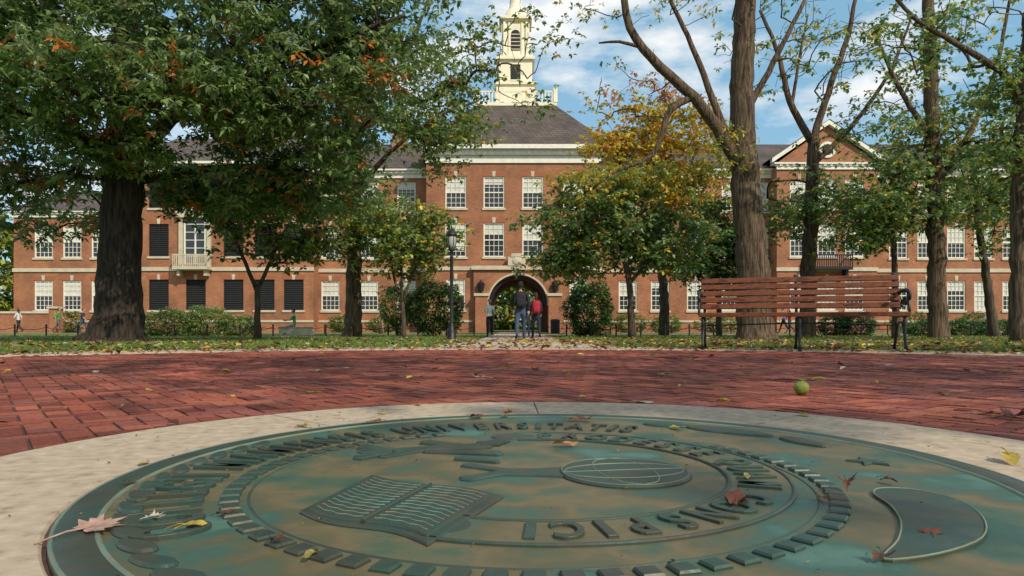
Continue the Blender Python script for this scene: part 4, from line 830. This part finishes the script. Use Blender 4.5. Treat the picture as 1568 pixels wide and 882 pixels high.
# ---------------------------------------------------------------- people
MC={}
def cm(c,nm='cloth'):
    if (c,nm) not in MC: MC[(c,nm)]=M(nm,[c,tuple(v*.7 for v in c)],14,.85,.4,40)
    return MC[(c,nm)]
SH=M('shoe_leather',[(.03,.025,.02)],10,.6); EYE=M('eye_dark',[(.02,.015,.01)],10,.3)
def rotx(a): return np.array([0,math.sin(a),-math.cos(a)])
def person(name,x,y,face,H=1.75,pose='walk',ph=1,top=(.1,.1,.1),pants=(.03,.04,.08),hair=(.03,.02,.015),skin=(.45,.27,.19),female=False,pack=None,sleeve=.5,shorts=False,lean=0.04):
    s=H/1.75; D=math.radians; SK=cm(skin,'skin'); TP=cm(top); PT=cm(pants,'trousers'); HR=cm(hair,'hair')
    J={};E=[];rad={}
    def j(n,p,r,par=None,kind=None):
        J[n]=np.array(p,float); rad[n]=r if hasattr(r,'__len__') else (r,r)
        if par: E.append((par,n,kind))
    sw=.17 if female else .2; pz=.93
    j('pelvis',(0,0,pz),(.125 if not female else .13,.1)); 
    j('spine',(0,lean*.3,pz+.2),(.115 if not female else .1,.088),'pelvis','top'); j('chest',(0,lean*.7,pz+.39),(.145 if not female else .12,.1),'spine','top')
    j('neck',(0,lean,pz+.55),.055,'chest','top'); j('hb',(0,lean+.015,pz+.63),.05,'neck','skin')
    hands=[]
    for sd in(-1,1):
        f=sd*ph
        if pose=='walk': a=D(22*f); bnd=D(6 if f>0 else 24); aa=D(-20*f); eb=D(22)
        elif pose=='stand': a=D(3*f); bnd=D(3); aa=D(5); eb=D(20)
        elif pose=='phone': a=D(15*f); bnd=D(6 if f>0 else 20); aa=D(12); eb=D(100)
        elif pose=='sit': a=D(85); bnd=D(82); aa=D(35); eb=D(50)
        hip=np.array([sd*.095,0,pz-.06]); kn=hip+.41*rotx(a)+np.array([sd*.012,0,0]); an=kn+.41*rotx(a-bnd); ta=0 if f>0 or pose!='walk' else -.35
        toe=an+np.array([sd*.03,.17*math.cos(ta),-.05+.17*math.sin(ta)])
        n=str(sd); j('hip'+n,hip,.095,'pelvis','pants'); j('knee'+n,kn,.064,'hip'+n,'pants'); j('calf'+n,kn*.65+an*.35+np.array([0,-.015,0]),.06,'knee'+n,'pants2'); j('ankle'+n,an,.045,'calf'+n,'pants2'); j('toe'+n,toe,.038,'ankle'+n,'shoe')
        shd=np.array([sd*sw,lean*.9,pz+.49]); el=shd+.29*rotx(aa)+np.array([sd*.045,0,0]); wr=el+.25*rotx(aa+eb)+np.array([-sd*.01,0,0])
        j('sh'+n,shd,.066,'chest','top'); j('el'+n,el,.047,'sh'+n,'arm'); j('wr'+n,wr,.03,'el'+n,'fore')
        d=(wr-el); d/=np.linalg.norm(d); hands.append((wr,d,sd))
    names=list(J); me=bpy.data.meshes.new('b'); me.from_pydata([J[n] for n in names],[(names.index(a),names.index(b)) for a,b,_ in E],[])
    ob=bpy.data.objects.new('b',me); sc.collection.objects.link(ob)
    ob.modifiers.new('skin','SKIN'); sv=me.skin_vertices[0].data
    for i,n in enumerate(names): sv[i].radius=rad[n]
    sv[0].use_root=True
    ss=ob.modifiers.new('s','SUBSURF'); ss.levels=2; ss.render_levels=2
    dg=bpy.context.evaluated_depsgraph_get(); ev=ob.evaluated_get(dg).to_mesh()
    V=np.array([v.co for v in ev.vertices]); Fc=[tuple(p.vertices) for p in ev.polygons]
    bpy.data.objects.remove(ob)
    mb=MB(); mb.v=[tuple(p) for p in V.tolist()]
    for fc in Fc:
        c=V[list(fc)].mean(0); best=None;bd=9
        for a,b_,kd in E:
            A=J[a];B=J[b_]; t=np.clip(np.dot(c-A,B-A)/np.dot(B-A,B-A),0,1); q=np.linalg.norm(c-A-t*(B-A))-.5*(rad[a][0]*(1-t)+rad[b_][0]*t)
            if q<bd: bd=q;best=(kd,t)
        kd,t=best
        mt={'top':TP,'skin':SK,'pants':PT,'pants2':(SK if shorts else PT),'shoe':SH,'arm':TP if t<sleeve*2 else SK,'fore':TP if sleeve>.9 else SK}[kd]
        if kd=='top' and c[2]<pz+.03: mt=PT
        if mt not in mb.mats: mb.mats.append(mt)
        mb.f.append(fc); mb.m.append(mb.mats.index(mt))
    sh_=-V[:,2].min()
    for wr,d,sd in hands:
        side=np.cross(d,[sd,0,0]); nrm=np.linalg.norm(side); side=side/nrm
        mb.tube([wr-d*.02,wr+d*.03,wr+d*.085],[.026,.036,.034],SK,8,flat=.45)
        for q,L in((-.024,.06),(-.008,.072),(.008,.068),(.024,.055)):
            b0=wr+d*.08+side*q; inn=np.array([-sd,0,0])*.4
            mb.tube([b0,b0+d*L*.45+inn*L*.1,b0+d*L*.75+inn*L*.45,b0+d*L*.85+inn*L*.9],[.009,.0085,.008,.006],SK,6)
        b0=wr+d*.03+side*.03; mb.tube([b0,b0+side*.025+d*.025,b0+side*.028+d*.055],[.011,.01,.008],SK,6)
    hc=J['hb']+np.array([0,.015,.11])
    mb.ell(hc,(.074,.094,.118),SK,18,14,fn=lambda d:1-.10*max(0,-d[2])*(1-max(0,d[1]))); 
    mb.tube([hc+np.array([0,.088,.02]),hc+np.array([0,.112,-.018]),hc+np.array([0,.092,-.03])],[.008,.015,.01],SK,6)
    for sd in(-1,1):
        mb.ell(hc+np.array([sd*.075,-.005,-.005]),(.012,.02,.03),SK,8,6); mb.ell(hc+np.array([sd*.03,.082,.012]),(.012,.008,.007),EYE,8,5); mb.ell(hc+np.array([sd*.03,.084,.032]),(.016,.006,.004),HR,8,4)
    mb.ell(hc+np.array([0,.083,-.055]),(.022,.008,.007),cm((.35,.13,.1),'lips'),8,5)
    mb.ell(hc+np.array([0,-.018,.022]),(.086,.092,.112),HR,18,12,fn=lambda d:1+.03*math.sin(9*d[0]+5*d[2]) if not(d[1]>.25 and d[2]<.35) else .6)
    if female: mb.tube([hc+np.array([0,-.08,.05]),hc+np.array([0,-.12,-.03]),hc+np.array([0,-.11,-.16]),hc+np.array([0,-.1,-.26])],[.04,.05,.045,.015],HR,8)
    if pack:
        PM=cm(pack,'backpack'); z=pz+.3
        fn=lambda d:(abs(d[0])**3.2+abs(d[1])**3.2+abs(d[2])**3.2)**(-1/3.2)
        mb.ell((0,-.19+lean*.5,z),(.16,.1,.25),PM,20,14,fn=fn); mb.ell((0,-.28+lean*.5,z-.08),(.12,.05,.12),PM,16,10,fn=fn)
        for sd in(-1,1): mb.tube([(sd*.1,-.1,z+.22),(sd*.12,0,z+.27),(sd*.11,.12,z+.15),(sd*.13,.1,z-.05),(sd*.15,-.08,z-.15)],.018,PM,6,flat=1)
        mb.tube([(-.03,-.12,z+.24),(0,-.13,z+.28),(.03,-.12,z+.24)],.008,PM,5)
    T=Matrix.Translation((x,y,gz(x,y)+.012))@Matrix.Rotation(D(face-90),4,'Z')@Matrix.Scale(s,4)@Matrix.Translation((0,0,sh_))
    mb.v=[tuple(T@Vector(p)) for p in mb.v]
    return mb.obj(name,None,True)
BLK=(.02,.02,.025);JN=(.05,.075,.13);WH=(.6,.6,.58)
person('walking_man',.27,21.6,90,1.86,'walk',1,BLK,JN,(.02,.015,.012),pack=BLK,sleeve=1.0)
person('walking_woman',.86,24.5,92,1.66,'walk',-1,(.05,.04,.05),(.02,.02,.03),(.05,.025,.015),female=True,pack=(.35,.02,.04),sleeve=1.0)
person('walking_man',.62,29.5,88,1.72,'walk',1,(.2,.25,.3),(.16,.2,.26),pack=(.05,.05,.08))
person('walking_woman',-.98,30,-85,1.64,'phone',1,(.78,.78,.76),BLK,(.03,.015,.01),female=True,sleeve=1.0)
person('standing_man',-8.2,43,200,1.72,'stand',1,(.05,.05,.05),(.3,.22,.12),pack=(.4,.28,.03),shorts=True)
person('seated_man',-12.1,38,190,1.75,'sit',1,(.06,.3,.12),(.35,.33,.3))
person('walking_woman',-34.7,48,175,1.68,'walk',1,WH,BLK,female=True)
person('walking_man',-31.9,48,10,1.75,'walk',1,(.1,.28,.12),(.1,.1,.1),pack=(.2,.25,.03))
person('walking_man',-30.2,48,10,1.72,'walk',-1,(.03,.04,.1),JN)
person('walking_man',18.3,46,180,1.72,'walk',1,(.05,.12,.4),BLK); person('walking_woman',18.9,46.5,180,1.62,'walk',-1,(.45,.04,.04),JN,female=True)
person('walking_man',28.7,47,5,1.72,'walk',1,BLK,BLK); person('seated_woman',31.6,45.5,180,1.7,'sit',1,WH,JN,female=True); person('walking_woman',33.2,47,180,1.66,'walk',1,(.25,.08,.1),JN,female=True)
person('walking_man',34.6,46.8,170,1.72,'walk',1,(.04,.05,.12),JN); person('walking_man',35.4,47.4,170,1.7,'walk',-1,(.3,.3,.35),BLK)
for x,y in((-12.1,38),(31.6,45.5)):
    m=MB(); b=gz(x,y); m.b(x-.8,x+1.0,y-.22,y+.22,b-.1,b+.40,STONE); m.b(x-.85,x+1.05,y-.26,y+.26,b+.40,b+.45,CONC); m.obj('stone_seat_wall')

# ---------------------------------------------------------------- light, sky, camera
az=math.radians(142); el=math.radians(40)
d=Vector((math.sin(az)*math.cos(el),math.cos(az)*math.cos(el),math.sin(el)))
L=bpy.data.lights.new('sun','SUN'); L.energy=4.3; L.angle=math.radians(.6); L.color=(1,.90,.74)
lo_=bpy.data.objects.new('sun',L); lo_.rotation_euler=d.to_track_quat('Z','Y').to_euler(); sc.collection.objects.link(lo_)
w=bpy.data.worlds.new('World'); sc.world=w; w.use_nodes=True; N=w.node_tree.nodes; K=w.node_tree.links
bg=N['Background']; bg.inputs['Strength'].default_value=.13
sk=N.new('ShaderNodeTexSky'); sk.sky_type='NISHITA'; sk.sun_disc=False; sk.sun_elevation=el; sk.sun_rotation=az
hz=N.new('ShaderNodeMix'); hz.data_type='RGBA'; hz.inputs['Factor'].default_value=.5; hz.inputs['B'].default_value=(2.4,5.1,6.8,1); K.new(sk.outputs[0],hz.inputs['A'])
tc=N.new('ShaderNodeTexCoord'); mp=N.new('ShaderNodeMapping'); mp.inputs['Scale'].default_value=(1.6,1.6,4.2); mp.inputs['Location'].default_value=(.3,.1,.35)
K.new(tc.outputs['Generated'],mp.inputs[0]); no=N.new('ShaderNodeTexNoise'); no.inputs['Scale'].default_value=2.2; no.inputs['Detail'].default_value=9; no.inputs['Roughness'].default_value=.58
K.new(mp.outputs[0],no.inputs['Vector']); cr=N.new('ShaderNodeValToRGB'); cr.color_ramp.elements[0].position=.455; cr.color_ramp.elements[1].position=.60
K.new(no.outputs['Fac'],cr.inputs[0]); mx=N.new('ShaderNodeMix'); mx.data_type='RGBA'; mx.inputs['B'].default_value=(7.5,7.6,7.6,1)
K.new(cr.outputs[0],mx.inputs['Factor']); K.new(hz.outputs['Result'],mx.inputs['A']); K.new(mx.outputs['Result'],bg.inputs['Color'])
cam=bpy.data.cameras.new('camera'); co=bpy.data.objects.new('camera',cam); sc.collection.objects.link(co)
co.location=(0,0,.3); co.rotation_euler=(math.pi/2,0,0); cam.lens=24; cam.sensor_width=36; cam.shift_y=.0376; cam.clip_start=.05; cam.clip_end=2000
sc.camera=co
